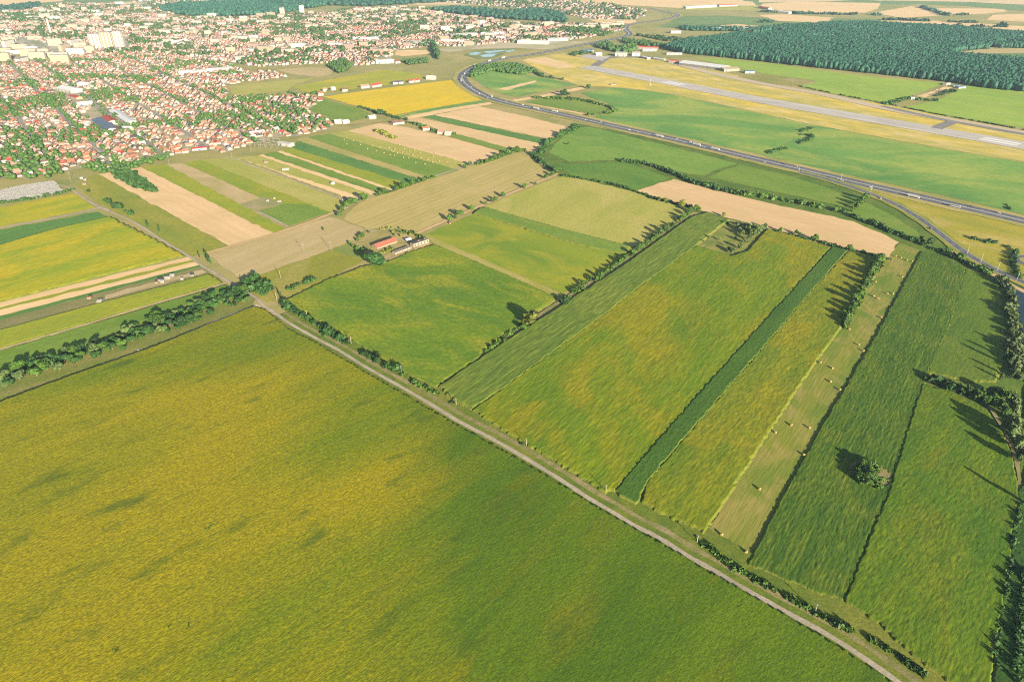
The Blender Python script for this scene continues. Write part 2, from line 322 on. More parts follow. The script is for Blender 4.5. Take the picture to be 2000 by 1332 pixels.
# ---- centre
S('stubble_field', [(406, 496), (530, 459), (644, 424), (660, 428), (713, 449), (690, 470), (600, 505), (475, 546), (440, 525)], TAN(A_RIDGE+.05), 'bare tan stubble field beside the farmyard', 'field')
S('rough_meadow', [(473, 549), (600, 506), (690, 471), (706, 492), (716, 506), (690, 520), (560, 588), (520, 590), (500, 580)], field_mat('rough meadow', (.21, .20, .02), (.17, .175, .02), (.29, .23, .07), (.10, .11, .015), A_LEFT, (.01, .04), (.08, .3), .6), 'rough yellow green meadow wedge next to the lone large tree', 'meadow')
S('meadow_strip', [(648, 489), (682, 476), (714, 500), (706, 505)], field_mat('pale grass', (.16, .19, .05), (.13, .17, .035), None, (.10, .12, .02)), 'light green grass patch beside the farmyard', 'meadow')
S('farmyard', [(682, 474), (700, 462), (716, 450), (752, 446), (778, 448), (806, 457), (832, 470), (846, 477), (762, 507), (744, 513), (716, 499)], field_mat('yard soil', (.33, .25, .115), (.22, .19, .06), (.13, .14, .03), (.14, .12, .04), 0.3, (.04, .05), (.2, .2), .55, .4, cs=.06), 'dusty yard with weeds around the red roofed barn', 'yard')
S('ridged_field', [(672, 428), (684, 412), (702, 396), (752, 378), (840, 350), (930, 322), (1012, 298), (1050, 316), (1086, 336), (1060, 350), (1018, 366), (945, 396), (872, 428), (812, 456), (780, 446), (752, 444), (716, 448)],
  field_mat('ridged stubble', (.35, .27, .105), (.295, .24, .085), (.24, .22, .055), (.22, .18, .065), A_RIDGE, (.002, .05), (.02, .35), .5, .4, (11, (.22, .19, .055), .6)), 'large olive tan field with long parallel ridges', 'field')
S('mown_field', [(944, 406), (1000, 381), (1060, 357), (1100, 344), (1160, 356), (1237, 375), (1300, 395), (1346, 412), (1326, 432), (1290, 450), (1236, 483), (1100, 449), (1010, 424)], OLIVE(A_RIDGE+.06), 'wide olive mown field with faint yellow bands', 'field')
crop('maize_strip', [(936, 409), (948, 407), (1010, 425), (1100, 450), (1233, 484), (1222, 499), (1160, 486), (1060, 458), (1000, 440), (924, 418)], GRASS(A_MEAD), 'narrow green maize strip under the wide olive field', 'crop', A_MEAD, (2.2, 1.2), 1.8, .35, (8, 2.4), .2)
S('meadow', [(832, 458), (924, 419), (1000, 441), (1060, 459), (1160, 487), (1220, 500), (1180, 530), (1098, 574), (1000, 531), (900, 488)], field_mat('patchy meadow', (.175, .21, .012), (.10, .165, .012), (.265, .235, .016), (.09, .12, .01), A_MEAD, (.006, .025), (.05, .4), .65, .35, cs=.01), 'patchy yellow green meadow crossing towards the tree row', 'meadow')
S('grass_track', [(828, 460), (838, 459), (905, 490), (1003, 532), (1098, 575), (1090, 581), (1000, 543), (895, 499), (852, 478)], field_mat('worn grass', (.30, .25, .08), (.22, .21, .04), (.18, .19, .03), (.16, .16, .03), A_MEAD, (.02, .1), (.1, .4), .5), 'worn tan grass track along the patchy meadow', 'track')
crop('green_crop', [(553, 590), (640, 548), (712, 521), (752, 514), (800, 494), (848, 479), (900, 501), (1000, 544), (1086, 582), (1076, 592), (1030, 620), (950, 680), (935, 700), (852, 756), (800, 735), (745, 700), (690, 664), (640, 634), (565, 596)],
  field_mat('green sunflowers', (.14, .19, .006), (.075, .145, .008), (.25, .235, .012), (.035, .08, .008), A_MEAD+.12, (.008, .022), (.1, .35), .8, .55, cs=.011), 'broad green crop with swirling yellowish blotches beside the roadside hedge', 'crop', A_MEAD+.12, (1.7, 1.1), 1.5, .32, (6, 3), .35)
crop('maize_crop', [(858, 757), (945, 698), (1010, 655), (1092, 603), (1200, 533), (1300, 462), (1352, 425), (1384, 416), (1424, 431), (1402, 445), (1352, 486), (1250, 560), (1150, 638), (1060, 702), (985, 758), (920, 800), (890, 786)],
  field_mat('rowed green crop', (.115, .165, .018), (.085, .135, .016), (.16, .18, .02), (.035, .065, .008), A_ROW, (.006, .06), (.03, .35), .5, .6, rows=.55), 'rowed green crop strip running along the tree row', 'crop', A_ROW, (2.4, .9), 1.9, .5, (30, 2.6), .25)
crop('sunflower_crop', [(924, 803), (985, 760), (1060, 704), (1150, 640), (1250, 562), (1352, 488), (1362, 482), (1428, 502), (1462, 492), (1500, 448), (1560, 466), (1621, 484), (1520, 597), (1400, 731), (1300, 845), (1200, 958), (1182, 962), (1100, 912), (1028, 868), (975, 835)],
  field_mat('patchy sunflowers', (.13, .18, .004), (.075, .14, .004), (.24, .19, .004), (.03, .065, .004), A_MID+.02, (.004, .03), (.05, .55), .7, .5, rows=.3), 'wide yellow green sunflower crop between rowed maize and dark strip', 'crop', A_MID+.02, (1.6, .8), 1.6, .36, (14, 2.2), .35)
S('rough_copse_ground', [(1360, 485), (1424, 434), (1470, 440), (1502, 449), (1466, 494), (1430, 503)], field_mat('wild grass', (.22, .20, .05), (.13, .155, .025), (.08, .12, .02), (.10, .11, .02), .4, (.04, .05), (.15, .15), .7, .5, cs=.03), 'wild brownish grass plot around the small copse', 'meadow')
crop('maize_strip', [(1202, 960), (1300, 848), (1400, 734), (1522, 599), (1626, 484), (1654, 491), (1560, 596), (1440, 735), (1340, 850), (1258, 945), (1242, 985), (1222, 975)],
  field_mat('dark maize', (.050, .11, .012), (.034, .085, .010), (.07, .13, .014), (.016, .04, .005), A_MID, (.01, .08), (.2, .5), .5, .6, rows=.3), 'dark green maize strip between two sunflower crops', 'crop', A_MID, (1.2, .8), 1.9, .42, (3.5, 2), .3)
crop('sunflower_strip', [(1262, 948), (1342, 854), (1442, 738), (1562, 598), (1657, 492), (1728, 506), (1690, 565), (1640, 640), (1580, 722), (1500, 842), (1430, 950), (1374, 1040), (1310, 1012), (1256, 985)],
  field_mat('ripe sunflowers', (.165, .175, .005), (.09, .14, .006), (.25, .19, .005), (.03, .065, .006), A_HAY-.04, (.006, .04), (.06, .5), .7, .55, rows=.3), 'yellowish sunflower strip beside the hay meadow', 'crop', A_HAY-.04, (1.5, .8), 1.5, .38, (9, 2), .4)
S('hay_meadow', [(1374, 1044), (1430, 952), (1502, 842), (1582, 722), (1640, 642), (1690, 566), (1722, 510), (1757, 475), (1799, 490), (1740, 600), (1690, 690), (1600, 840), (1520, 985), (1455, 1102), (1440, 1094)],
  field_mat('mown hay meadow', (.155, .165, .02), (.08, .135, .015), (.24, .19, .055), (.09, .11, .012), A_HAY, (.012, .05), (.02, .35), .8, .35, (9, (.13, .15, .03), .35), cs=.022), 'long mown hay meadow dotted with round bales', 'meadow')
M_CORN = field_mat('tall maize', (.060, .115, .008), (.036, .085, .008), (.115, .14, .010), (.014, .036, .004), A_HAY, (.008, .12), (.05, .62), .55, .55, cs=.02, rows=.6)
crop('maize_crop', [(1462, 1104), (1522, 990), (1602, 844), (1692, 692), (1742, 602), (1800, 492), (1842, 502), (1884, 524), (1868, 585), (1850, 640), (1815, 715), (1805, 742), (1790, 790), (1762, 880), (1722, 990), (1690, 1070), (1645, 1172), (1600, 1160), (1500, 1118)],
  M_CORN, 'tall dark maize crop beside the hay meadow', 'crop', A_HAY, (1.7, .62), 1.05, .5, (9, 1.3), .25, holes=[(G(1698, 925).x, G(1698, 925).y, 12)])
M_E1 = field_mat('weedy green crop', (.085, .135, .010), (.055, .105, .010), (.13, .155, .012), (.025, .055, .006), A_HAY-.1, (.01, .04), (.08, .4), .6, .5, rows=.3)
crop('green_crop', [(1886, 526), (1930, 541), (1948, 556), (1956, 590), (1960, 640), (1958, 700), (1940, 745), (1890, 745), (1820, 728), (1808, 738), (1817, 715), (1852, 640), (1870, 585)], M_E1, 'bright green crop curving along the reed lined canal', 'crop', A_HAY-.1, (1.7, .9), 1.0, .25, (8, 2), .25)
crop('sunflower_crop', [(1802, 752), (1812, 755), (1860, 770), (1920, 800), (1955, 845), (1975, 900), (1984, 955), (1968, 1080), (1948, 1200), (1928, 1345), (1870, 1345), (1790, 1285), (1720, 1220), (1652, 1176), (1694, 1072), (1730, 985), (1764, 880), (1792, 790)],
  field_mat('weedy sunflowers', (.09, .145, .005), (.052, .115, .005), (.15, .15, .006), (.02, .05, .004), A_HAY-.16, (.008, .05), (.08, .7), .65, .6, rows=.3), 'weedy yellow green crop with dark tufts in the corner by the canal', 'crop', A_HAY-.16, (1.4, .62), 1.4, .36, (9, 1.8), .4)
crop('green_crop', [(1990, 962), (2020, 900), (2060, 960), (2060, 1380), (1936, 1380), (1952, 1220), (1972, 1090)], field_mat('dense weeds', (.035, .08, .010), (.022, .06, .008), (.06, .10, .012), (.01, .03, .005), A_HAY-.2, (.02, .08), (.1, .5), .5, .5), 'dark green weedy strip on the edge of the crop by the canal', 'crop', A_HAY-.2, (1.2, .8), 1.2, .4, (6, 3), .5)
# ---- north of the strips
S('stubble_field', [(1243, 373), (1280, 361), (1316, 350), (1400, 373), (1500, 397), (1600, 418), (1668, 433), (1720, 455), (1756, 474), (1735, 504), (1660, 489), (1590, 473), (1500, 447), (1400, 420), (1346, 404)], STRAW(A_MOT, .96), 'wide pale straw field shaped like a bent band', 'field')
S('green_field', [(1086, 318), (1110, 322), (1215, 317), (1262, 332), (1306, 349), (1276, 361), (1241, 372), (1180, 357), (1112, 342)], field_mat('dark pasture', (.085, .175, .02), (.06, .14, .016), (.13, .19, .025), (.04, .08, .01), A_MOT, (.006, .03), (.06, .4), .5), 'dark green pasture between the hedge and the meander', 'field')
S('green_field', [(1072, 298), (1090, 276), (1118, 252), (1150, 248), (1240, 270), (1350, 297), (1440, 320), (1405, 330), (1372, 344), (1310, 333), (1260, 318), (1210, 313), (1110, 316)], field_mat('soft green meadow', (.135, .22, .03), (.095, .185, .024), (.19, .235, .04), (.06, .12, .016), A_MOT, (.004, .02), (.04, .3), .5), 'soft green meadow south of the motorway', 'field')
S('green_field', [(1380, 347), (1412, 333), (1446, 322), (1540, 344), (1610, 365), (1668, 388), (1645, 404), (1560, 384), (1470, 366)], GRASS(A_MOT), 'green meadow between motorway and hedge', 'field')
S('green_field', [(1650, 412), (1690, 396), (1740, 420), (1790, 452), (1810, 470), (1760, 462), (1700, 440)], GRASS(A_MOT), 'small green meadow beside the slip road', 'field')
S('dry_verge', [(1640, 350), (1700, 366), (1800, 390), (2020, 440), (2020, 555), (1960, 530), (1900, 500), (1850, 464), (1800, 424), (1740, 392), (1680, 370)], field_mat('dry verge', (.30, .24, .02), (.21, .20, .02), (.36, .27, .10), (.14, .14, .02), A_MOT, (.01, .03), (.06, .2), .6, .45), 'dry yellow verge between motorway and slip road', 'verge')
M_BG = BLUG(A_MOT)
S('green_field', [(1135, 182), (1200, 172), (1262, 178), (1320, 187), (1400, 204), (1480, 222), (1592, 246), (1545, 275), (1492, 303), (1400, 289), (1280, 260), (1150, 231), (1195, 222), (1204, 215), (1190, 203), (1155, 192)], M_BG, 'huge green field with pale swirls north of the motorway', 'field')
S('green_field', [(1592, 246), (1700, 266), (1850, 293), (2030, 323), (2030, 427), (1900, 395), (1750, 362), (1600, 330), (1492, 304), (1545, 276)], BLUG(A_MOT+.1), 'huge green field beside the runway grass east of the ditch', 'field')
S('airfield_grass', [(1015, 118), (1100, 104), (1160, 108), (1200, 112), (1300, 118), (1400, 138), (1500, 163), (1700, 200), (2030, 262), (2030, 322), (1850, 292), (1700, 265), (1592, 245), (1480, 221), (1400, 203), (1320, 186), (1262, 177), (1200, 171), (1130, 168), (1060, 140)],
  field_mat('airfield grass', (.48, .335, .04), (.31, .265, .06), (.50, .365, .18), (.19, .20, .05), A_RUN, (.003, .02), (.008, .05), .65, .6, cs=.009), 'dry yellow airfield grass around the runway', 'airfield')
S('bare_patch', [(1020, 118), (1065, 112), (1125, 131), (1095, 135)], STRAW(A_RUN), 'bare straw patch beyond the runway end', 'field')
S('green_field', [(920, 150), (960, 140), (1010, 142), (1060, 152), (1125, 166), (1070, 178), (1010, 190), (985, 186), (950, 172)], BLUG(A_MOT), 'green field in the bend of the motorway', 'field')
S('stubble_strip', [(1000, 196), (1060, 186), (1138, 170), (1142, 174), (1085, 186), (1008, 199)], STRAW(A_MOT), 'straw strip inside the motorway bend', 'field')
S('stubble_strip', [(970, 175), (1045, 158), (1048, 161), (990, 177)], STRAW(A_MOT), 'short straw strip in the green bend field', 'field')
S('green_field', [(1024, 200), (1080, 190), (1150, 198), (1190, 213), (1170, 225), (1100, 214)], GRASS(A_MOT), 'green wedge behind the motorway with bushes', 'field')
S('stubble_strip', [(1032, 204), (1040, 204), (1152, 224), (1148, 226), (1085, 214)], STRAW(A_MOT), 'thin straw strip along the motorway', 'field')
S('green_field', [(1355, 113), (1420, 116), (1500, 124), (1600, 138), (1675, 147), (1760, 156), (1848, 163), (1790, 183), (1735, 203), (1640, 186), (1560, 170), (1598, 160), (1500, 146), (1420, 130)], field_mat('light green field', (.21, .29, .035), (.165, .25, .03), (.26, .30, .05), (.12, .19, .025), A_RUN, (.002, .012), (.015, .1), .5), 'light green field between airfield and forest', 'field')
S('green_field', [(1764, 211), (1830, 196), (1890, 168), (2030, 181), (2030, 256), (1880, 231)], field_mat('light green field', (.21, .29, .035), (.155, .24, .03), (.27, .30, .055), (.12, .19, .025), A_RUN, (.003, .02), (.02, .12), .5), 'light green field at the forest edge beyond the taxiway', 'field')
S('stubble_strip', [(1790, 189), (1846, 170), (1860, 172), (1808, 191)], STRAW(A_RUN), 'small straw plot by the forest farm', 'field')
S('rough_meadow', [(1500, 146), (1592, 158), (1560, 169), (1500, 165), (1440, 150)], field_mat('scrub', (.24, .20, .06), (.15, .16, .03), (.30, .24, .12), (.10, .11, .02), A_RUN, (.01, .03), (.05, .1)), 'scrubby plot beside the taxiway', 'meadow')
# ---- strips below the town
L = dict(a=((192, 341), (450, 482)), b=((275, 327), (537, 457)), c=((325, 323), (560, 447)), d=((400, 312), (645, 415)), e=((452, 306), (672, 393)), f=((470, 309), (697, 396)))
def strip(p, q, r, s, mat, name, label): S(name, [p, q, s, r], mat, label, 'field')
S('grass_field', [(150, 362), (176, 345), (192, 341), (330, 417), (450, 482), (402, 494), (375, 502), (345, 484), (312, 464), (250, 426), (190, 396)], field_mat('roadside meadow', (.205, .205, .018), (.14, .175, .018), (.25, .215, .03), (.11, .12, .02), A_STRIP, (.004, .04), (.04, .3), .6), 'yellow green meadow between dirt road and straw strip', 'meadow')
strip((192, 341), (275, 327), (450, 482), (537, 457), STRAW(A_STRIP, 1.03), 'stubble_field', 'broad pale straw strip with a bushy tongue')
strip((275, 327), (325, 322), (537, 457), (558, 447), YGRN(A_STRIP), 'grass_strip', 'yellow green strip next to the broad straw strip')
strip((325, 322), (358, 319), (470, 400), (552, 406), field_mat('pinkish fallow', (.36, .26, .145), (.30, .235, .11), (.22, .19, .06), None, A_STRIP, (.005, .04), (.04, .3)), 'fallow_strip', 'pinkish fallow strip above the walled plot')
strip((358, 319), (392, 313), (552, 406), (645, 415), YGRN(A_STRIP), 'grass_strip', 'bright green strip above the walled plot')
S('grass_plot', [(502, 414), (556, 398), (600, 400), (645, 416), (604, 428), (566, 442)], GRASS(A_STRIP), 'square green plot below the walled plot', 'field')
S('walled_plot', [(467, 400), (515, 385), (554, 399), (500, 412)], field_mat('greyish plot', (.27, .215, .12), (.20, .18, .08), (.14, .15, .05), None, A_STRIP, (.03, .05), (.1, .2)), 'greyish plot with white rubble heaps', 'field')
strip((392, 313), (452, 306), (645, 415), (686, 398), OLIVE(A_STRIP), 'mown_strip', 'olive tan strip beside the farm lane')
strip((478, 314), (496, 309), (697, 394), (722, 390), STRAW(A_STRIP), 'stubble_strip', 'straw strip right beside the farm lane')
strip((462, 309), (506, 304), (722, 390), (734, 382), OLIVE(A_UP), 'mown_strip', 'olive strip with a white tank')
strip((505, 304), (514, 302.5), (733, 383), (742, 378), STRAW(A_UP), 'stubble_strip', 'narrow straw strip beyond the white tank')
strip((514, 302.5), (541, 297), (742, 378), (761, 372), GRASS(A_UP), 'grass_strip', 'green strip between two narrow straw strips')
strip((541, 297), (549, 295), (761, 372), (771, 371), STRAW(A_UP), 'stubble_strip', 'narrow straw strip reaching the substation')
strip((549, 295), (572, 290), (771, 371), (806, 362), YGRN(A_UP), 'grass_strip', 'yellow green strip by the white hall')
strip((572, 290), (582, 275), (806, 362), (830, 354), DGRN(A_UP), 'grass_strip', 'dark streaked green strip by the white hall')
strip((578, 274), (600, 269), (830, 354), (846, 349), field_mat('tan strip', (.30, .235, .085), (.25, .215, .065), (.2, .19, .05), None, A_UP, (.004, .05), (.04, .3)), 'fallow_strip', 'tan strip north of the streaked green one')
strip((600, 269), (642, 262), (846, 349), (895, 333), GRASS(A_UP), 'grass_strip', 'green strip scattered with straw bales')
strip((642, 262), (680, 255), (895, 333), (926, 321), OLIVE(A_UP), 'mown_strip', 'olive strip scattered with straw bales')
S('stubble_field', [(680, 256), (740, 242), (798, 250), (880, 270), (983, 298), (950, 312), (919, 321), (840, 300), (760, 278)], STRAW(A_UP, 1.0), 'pale straw field with an oval thicket', 'field')
S('stubble_field', [(792, 236), (820, 231), (930, 254), (1064, 283), (1045, 298), (985, 288), (880, 260)], STRAW(A_UP, 1.0), 'straw band between two green bands', 'field')
S('grass_strip', [(826, 229), (846, 226), (960, 250), (1072, 274), (1064, 283), (940, 256)], DGRN(A_UP), 'dark green band crossing the straw fields', 'field')
S('grass_strip', [(875, 266), (900, 264), (986, 288), (998, 291), (984, 297)], GRASS(A_UP), 'green wedge beside the white farm buildings', 'field')
S('stubble_field', [(848, 225.5), (936, 209), (1010, 224), (1114, 250), (1098, 262), (1073, 273), (960, 249)], STRAW(A_UP, 1.03), 'straw field nearest the motorway', 'field')
S('stubble_strip', [(774, 233), (860, 214), (958, 200), (962, 204), (880, 218), (800, 234)], STRAW(A_UP), 'straw strip under the bright yellow field', 'field')
S('sunflower_field', [(632, 190), (700, 180), (800, 167), (882, 157), (892, 166), (915, 183), (940, 196), (850, 211), (762, 227), (700, 209)], field_mat('sunflowers in flower', (.46, .315, .004), (.38, .285, .006), (.50, .34, .004), (.24, .22, .01), A_UP+1.2, (.004, .015), (.02, .12), .6, .35), 'brightest yellow sunflower field near the motorway bend', 'field')
S('grass_strip', [(764, 228), (850, 212), (942, 197), (955, 200), (860, 215), (776, 232)], BLUG(A_UP), 'green edge strip of the bright yellow field', 'field')
S('sunflower_field', [(570, 171), (640, 157), (750, 137), (800, 142), (828, 148), (822, 156), (750, 168), (680, 176), (602, 182)], field_mat('fading sunflowers', (.28, .26, .02), (.22, .235, .02), (.36, .28, .012), (.14, .16, .02), A_UP+1.2, (.004, .015), (.02, .12), .6, .35), 'yellow green field behind the row of white houses', 'field')
S('dry_field', [(447, 171), (500, 163), (560, 158), (620, 152), (575, 168), (560, 178), (470, 187), (455, 186)], OLIVE(A_UP), 'dry tan field at the edge of town', 'field')
S('dry_field', [(540, 137), (590, 132), (650, 134), (648, 146), (620, 152), (565, 145)], TAN(A_UP), 'brownish field in a gap of the town', 'field')
S('rough_meadow', [(630, 192), (650, 200), (698, 211), (730, 226), (690, 238), (655, 244), (640, 228), (600, 214), (612, 203)], GRASS(A_UP), 'green meadow behind the last houses', 'meadow')
S('stubble_field', [(772, 100), (800, 98.5), (835, 99.5), (840, 106), (790, 111), (772, 109)], STRAW(0), 'small straw field at the edge of the far suburb', 'field')
# ---- far plain
def far(pts, mat, label, nm='stubble_field'): S(nm, pts, mat, label, 'field')
MS, MO, MD = STRAW(.1), OLIVE(.1), field_mat('distant green', (.10, .16, .05), (.075, .13, .04), (.14, .17, .06), None, .1, (.001, .006), (.01, .05), bump=0)
far([(1150, 39), (1240, 37), (1245, 47), (1170, 46)], MS, 'straw field before the distant suburb')
far([(1330, 33), (1400, 31), (1500, 36), (1600, 40), (1560, 48), (1470, 55), (1380, 57), (1290, 54), (1310, 42)], MD, 'distant green field beyond the interchange', 'green_field')
far([(1385, 52), (1440, 48), (1485, 52), (1430, 56)], MS, 'small distant straw field beside the forest')
far([(1490, 8), (1560, 4), (1720, 7), (1715, 18), (1690, 26), (1560, 27), (1480, 16)], MS, 'distant straw field below the skyline')
far([(1480, 30), (1540, 29), (1630, 36), (1605, 45), (1520, 42)], MS, 'distant straw field beside the far village')
far([(1705, 26), (1780, 13), (1795, 14), (1840, 31), (1760, 36)], MS, 'bright straw wedge on the far plain')
far([(1812, 17), (1960, 18), (1968, 24), (1920, 28), (1850, 31)], MS, 'distant straw field beyond the far ditch')
far([(1940, 30), (2030, 27), (2030, 45), (1925, 40)], MS, 'distant straw field on the east edge')
far([(1715, 42), (1800, 40), (2030, 54), (2030, 62), (1720, 49)], MS, 'long narrow straw field behind the forest')
far([(1790, 53), (1900, 55), (2030, 66), (2030, 74), (1850, 60)], TAN(.1), 'long tan field behind the forest')
far([(1725, 2), (1900, 5), (2030, 12), (2030, 24), (1965, 20), (1880, 12), (1740, 8)], MD, 'distant green field on the far plain', 'green_field')
far([(1620, 37), (1720, 38), (1712, 47), (1640, 47)], MD, 'distant green field next to the forest', 'green_field')
far([(1100, 2), (1340, -2), (1470, 4), (1480, 14), (1330, 17), (1200, 10)], MS, 'distant straw plain above the far motorway')
far([(-40, -6), (130, -8), (124, 3), (60, 8), (0, 14), (-40, 16)], MS, 'distant straw field beyond the city')
far([(1330, 12), (1470, 12), (1520, 20), (1340, 22)], MO, 'distant dry field around the warehouses')
far([(1900, 98), (2030, 94), (2030, 104), (1870, 106)], TAN(.1), 'tan part of the forest clearing')
far([(1870, 106), (2030, 104), (2030, 124), (1920, 117), (1880, 112)], MD, 'green part of the forest clearing', 'green_field')
# ---- water
m = NT('water'); m.b.inputs['Roughness'].default_value = .3; m.b.inputs['Specular IOR Level'].default_value = .2
m.bump(m.noise(m.coord(), .4, 3), .15, .1); M_WATER = m.done((.008, .02, .03))
m = NT('shallow water'); m.b.inputs['Roughness'].default_value = .15; M_SHAL = m.done(m.mix(m.noise(m.coord(), .03, 3), (.16, .24, .29), (.10, .17, .20)))
S('wetland', [(905, 108), (930, 99), (990, 94), (1012, 97), (985, 106), (960, 117), (930, 115)], field_mat('marsh', (.13, .17, .05), (.19, .19, .07), (.09, .13, .04), (.07, .09, .03), 0, (.01, .02), (.03, .06)), 'green marsh with pools beside the motorway', 'marsh')
for i, q in enumerate([[(915, 105), (928, 102), (940, 104), (932, 108), (920, 108)], [(944, 102), (975, 99), (990, 99), (968, 103), (952, 105)], [(938, 109), (955, 106), (972, 106), (960, 112), (945, 113)], [(985, 101), (1004, 98), (1006, 100), (990, 103)]]): S('pond', q, M_SHAL, ('pale pool at the west end of the marsh', 'long pale pool along the north of the marsh', 'pale pool in the middle of the marsh', 'small pool at the east end of the marsh')[i], 'pond')
S('waste_ground', [(850, 96), (900, 90), (1000, 80), (1120, 82), (1200, 78), (1150, 88), (1060, 98), (1010, 95), (930, 97), (870, 104)], field_mat('pale waste ground', (.36, .29, .21), (.28, .25, .14), (.19, .19, .09), None, .1, (.003, .02), (.02, .1)), 'pale waste ground between motorway and far suburb', 'ground')
S('pond', [(1368, 75), (1385, 73), (1398, 75), (1380, 77)], M_SHAL, 'small blue pond north of the forest', 'pond')
S('pond', [(1310, 79), (1345, 77), (1350, 80), (1320, 82)], M_SHAL, 'narrow blue pond beside the forest', 'pond')
S('canal', [(1964, 548), (1985, 560), (2010, 568), (2060, 600), (2080, 760), (2030, 880), (1998, 830), (2000, 760), (1996, 700), (1990, 640), (1980, 590)], M_WATER, 'dark still canal beside the tall reeds', 'canal')
# ------------------------------------------------------------------ roads, runway, tracks
M_DIRT = field_mat('dusty gravel', (.33, .28, .225), (.26, .22, .175), (.17, .16, .085), (.18, .15, .10), 0, (.05, .05), (.2, .4), .5, .4, bump=.2, cs=.07)
M_DIRT2 = field_mat('dry soil verge', (.26, .20, .11), (.16, .15, .05), (.10, .12, .02), (.09, .085, .03), A_BIG, (.1, .2), (.3, .5), .6)
M_GV = field_mat('verge grass', (.12, .15, .015), (.08, .12, .012), (.2, .18, .03), (.04, .06, .01), A_BIG, (.05, .1), (.3, .4), .6)
M_ASPH = field_mat('asphalt', (.085, .085, .10), (.07, .07, .085), None, None, A_MOT, (.02, .2), (.1, .4), bump=0)
M_CONC = field_mat('runway concrete', (.37, .335, .31), (.30, .275, .255), (.24, .22, .205), (.25, .235, .22), A_RUN, (.004, .05), (.01, .12), .5, .3, bump=0)
M_TAXI = field_mat('old taxiway', (.37, .29, .20), (.30, .25, .18), None, None, A_RUN, (.003, .04), (.01, .1), bump=0)
M_TAXD = field_mat('worn taxiway asphalt', (.17, .155, .15), (.13, .12, .12), None, None, A_RUN, (.01, .05), (.02, .1), bump=0)
M_WHITE = plain('road paint', (.48, .47, .45), .7, .08)
M_KERB = plain('pale concrete', (.24, .23, .21), .9, .15)
DR = [(-20, 330), (60, 352), (120, 363), (137, 369), (155, 382), (182, 399), (215, 414), (250, 429), (282, 447), (312, 467), (345, 487), (375, 505), (400, 524), (420, 533), (445, 550), (470, 564), (500, 583), (514, 597), (535, 611), (570, 635), (620, 663), (660, 684), (705, 712), (750, 738), (800, 766), (862, 803), (900, 826), (950, 852), (1000, 880), (1050, 910), (1100, 941), (1150, 974), (1195, 1000), (1237, 1026), (1287, 1051), (1337, 1083), (1387, 1111), (1437, 1141), (1500, 1176), (1550, 1204), (1600, 1231), (1650, 1261), (1700, 1295), (1750, 1330), (1830, 1388)]
DRL = smooth_line(GP(DR), 5)
k0 = int(np.argmin(np.hypot(*(DRL-GP([(545, 618)])[0]).T)))
ribbon('rough_verge', offset_line(DRL[k0:], 17), 22, M_GV, 'rank green grass between the roadside shrubs and the crops', 'verge', wob=.1)
ribbon('road_verge', DRL[k0:], 27, M_GV, 'grassy verge on both sides of the dirt road', 'verge', wob=.12)
ribbon('spoil_bank', offset_line(DRL[k0:], 7.8), 3.6, M_DIRT2, 'dry brown spoil band parallel to the dirt road', 'verge', wob=.35)
ribbon('dirt_road', DRL, 3.3, M_DIRT, 'pale dirt road running past the crops into town', 'road', wob=.14)
def track(pts, w, label, mat=None, nm='field_track', cat='track', wob=.25): return ribbon(nm, smooth_line(GP(pts), 6), w, mat or M_DIRT, label, cat, wob=wob)
track([(-40, 802), (0, 788), (60, 767), (120, 743), (180, 722), (237, 700), (290, 682), (335, 665), (400, 637), (450, 616), (498, 598)], 3.2, 'tan track between tree belt and sunflower crop')
track([(-30, 693), (0, 683.5), (100, 655), (200, 625), (300, 595), (400, 566), (439, 554)], 4.0, 'straw coloured path between two green crops', TAN(A_LEFT))
track([(-30, 452), (0, 446), (60, 435), (120, 424), (170, 413), (195, 407), (212, 412)], 5.5, 'tan track between the yellow and the dark wedge field')
track([(405, 495), (450, 482), (530, 459), (600, 436), (655, 415), (680, 405)], 6, 'tan track between strips and brown stubble field', STRAW(A_RIDGE, .85))
track([(655, 418), (690, 398), (745, 379), (800, 362), (850, 345), (930, 319), (1005, 296)], 4, 'track beside the row of round trees')
track([(812, 458), (845, 443), (880, 428), (940, 402), (1010, 373), (1050, 357), (1090, 340)], 6, 'dry track between ridged field and mown field', STRAW(A_RIDGE, .8))
track([(948, 690), (1000, 655), (1060, 612), (1094, 590), (1150, 554), (1200, 522), (1260, 483), (1300, 455), (1350, 420)], 4.5, 'brown track under the row of trees', M_DIRT2)
track([(420, 308), (460, 312), (500, 328), (560, 348), (620, 372), (660, 387), (690, 400)], 3, 'pale farm lane through the strips')
track([(502, 414), (530, 427), (562, 444)], 4, 'short tan track below the walled plot')
track([(712, 448), (735, 452), (770, 447)], 2.5, 'sandy lane behind the farmyard')
track([(760, 508), (800, 492), (838, 477)], 4, 'dusty lane in front of the ruins', STRAW(.3, .9))
track([(1640, 645), (1660, 612), (1685, 575), (1710, 540)], 1.6, 'worn edge of the hay meadow')
track([(1995, 965), (1984, 900), (1965, 850), (1935, 800), (1925, 790)], 2.6, 'overgrown track beside the reeds', M_DIRT2)
track([(1850, 486), (1900, 514), (1960, 550), (2020, 580)], 7, 'sandy service strip between slip road and canal', STRAW(A_MOT, .8))
track([(1060, 298), (1066, 288), (1098, 266), (1125, 250)], 5, 'pale bank of the meander', GRASS(0))
track([(660, 246), (740, 240), (775, 233), (800, 222)], 5, 'dry lane along the last houses', M_DIRT2)
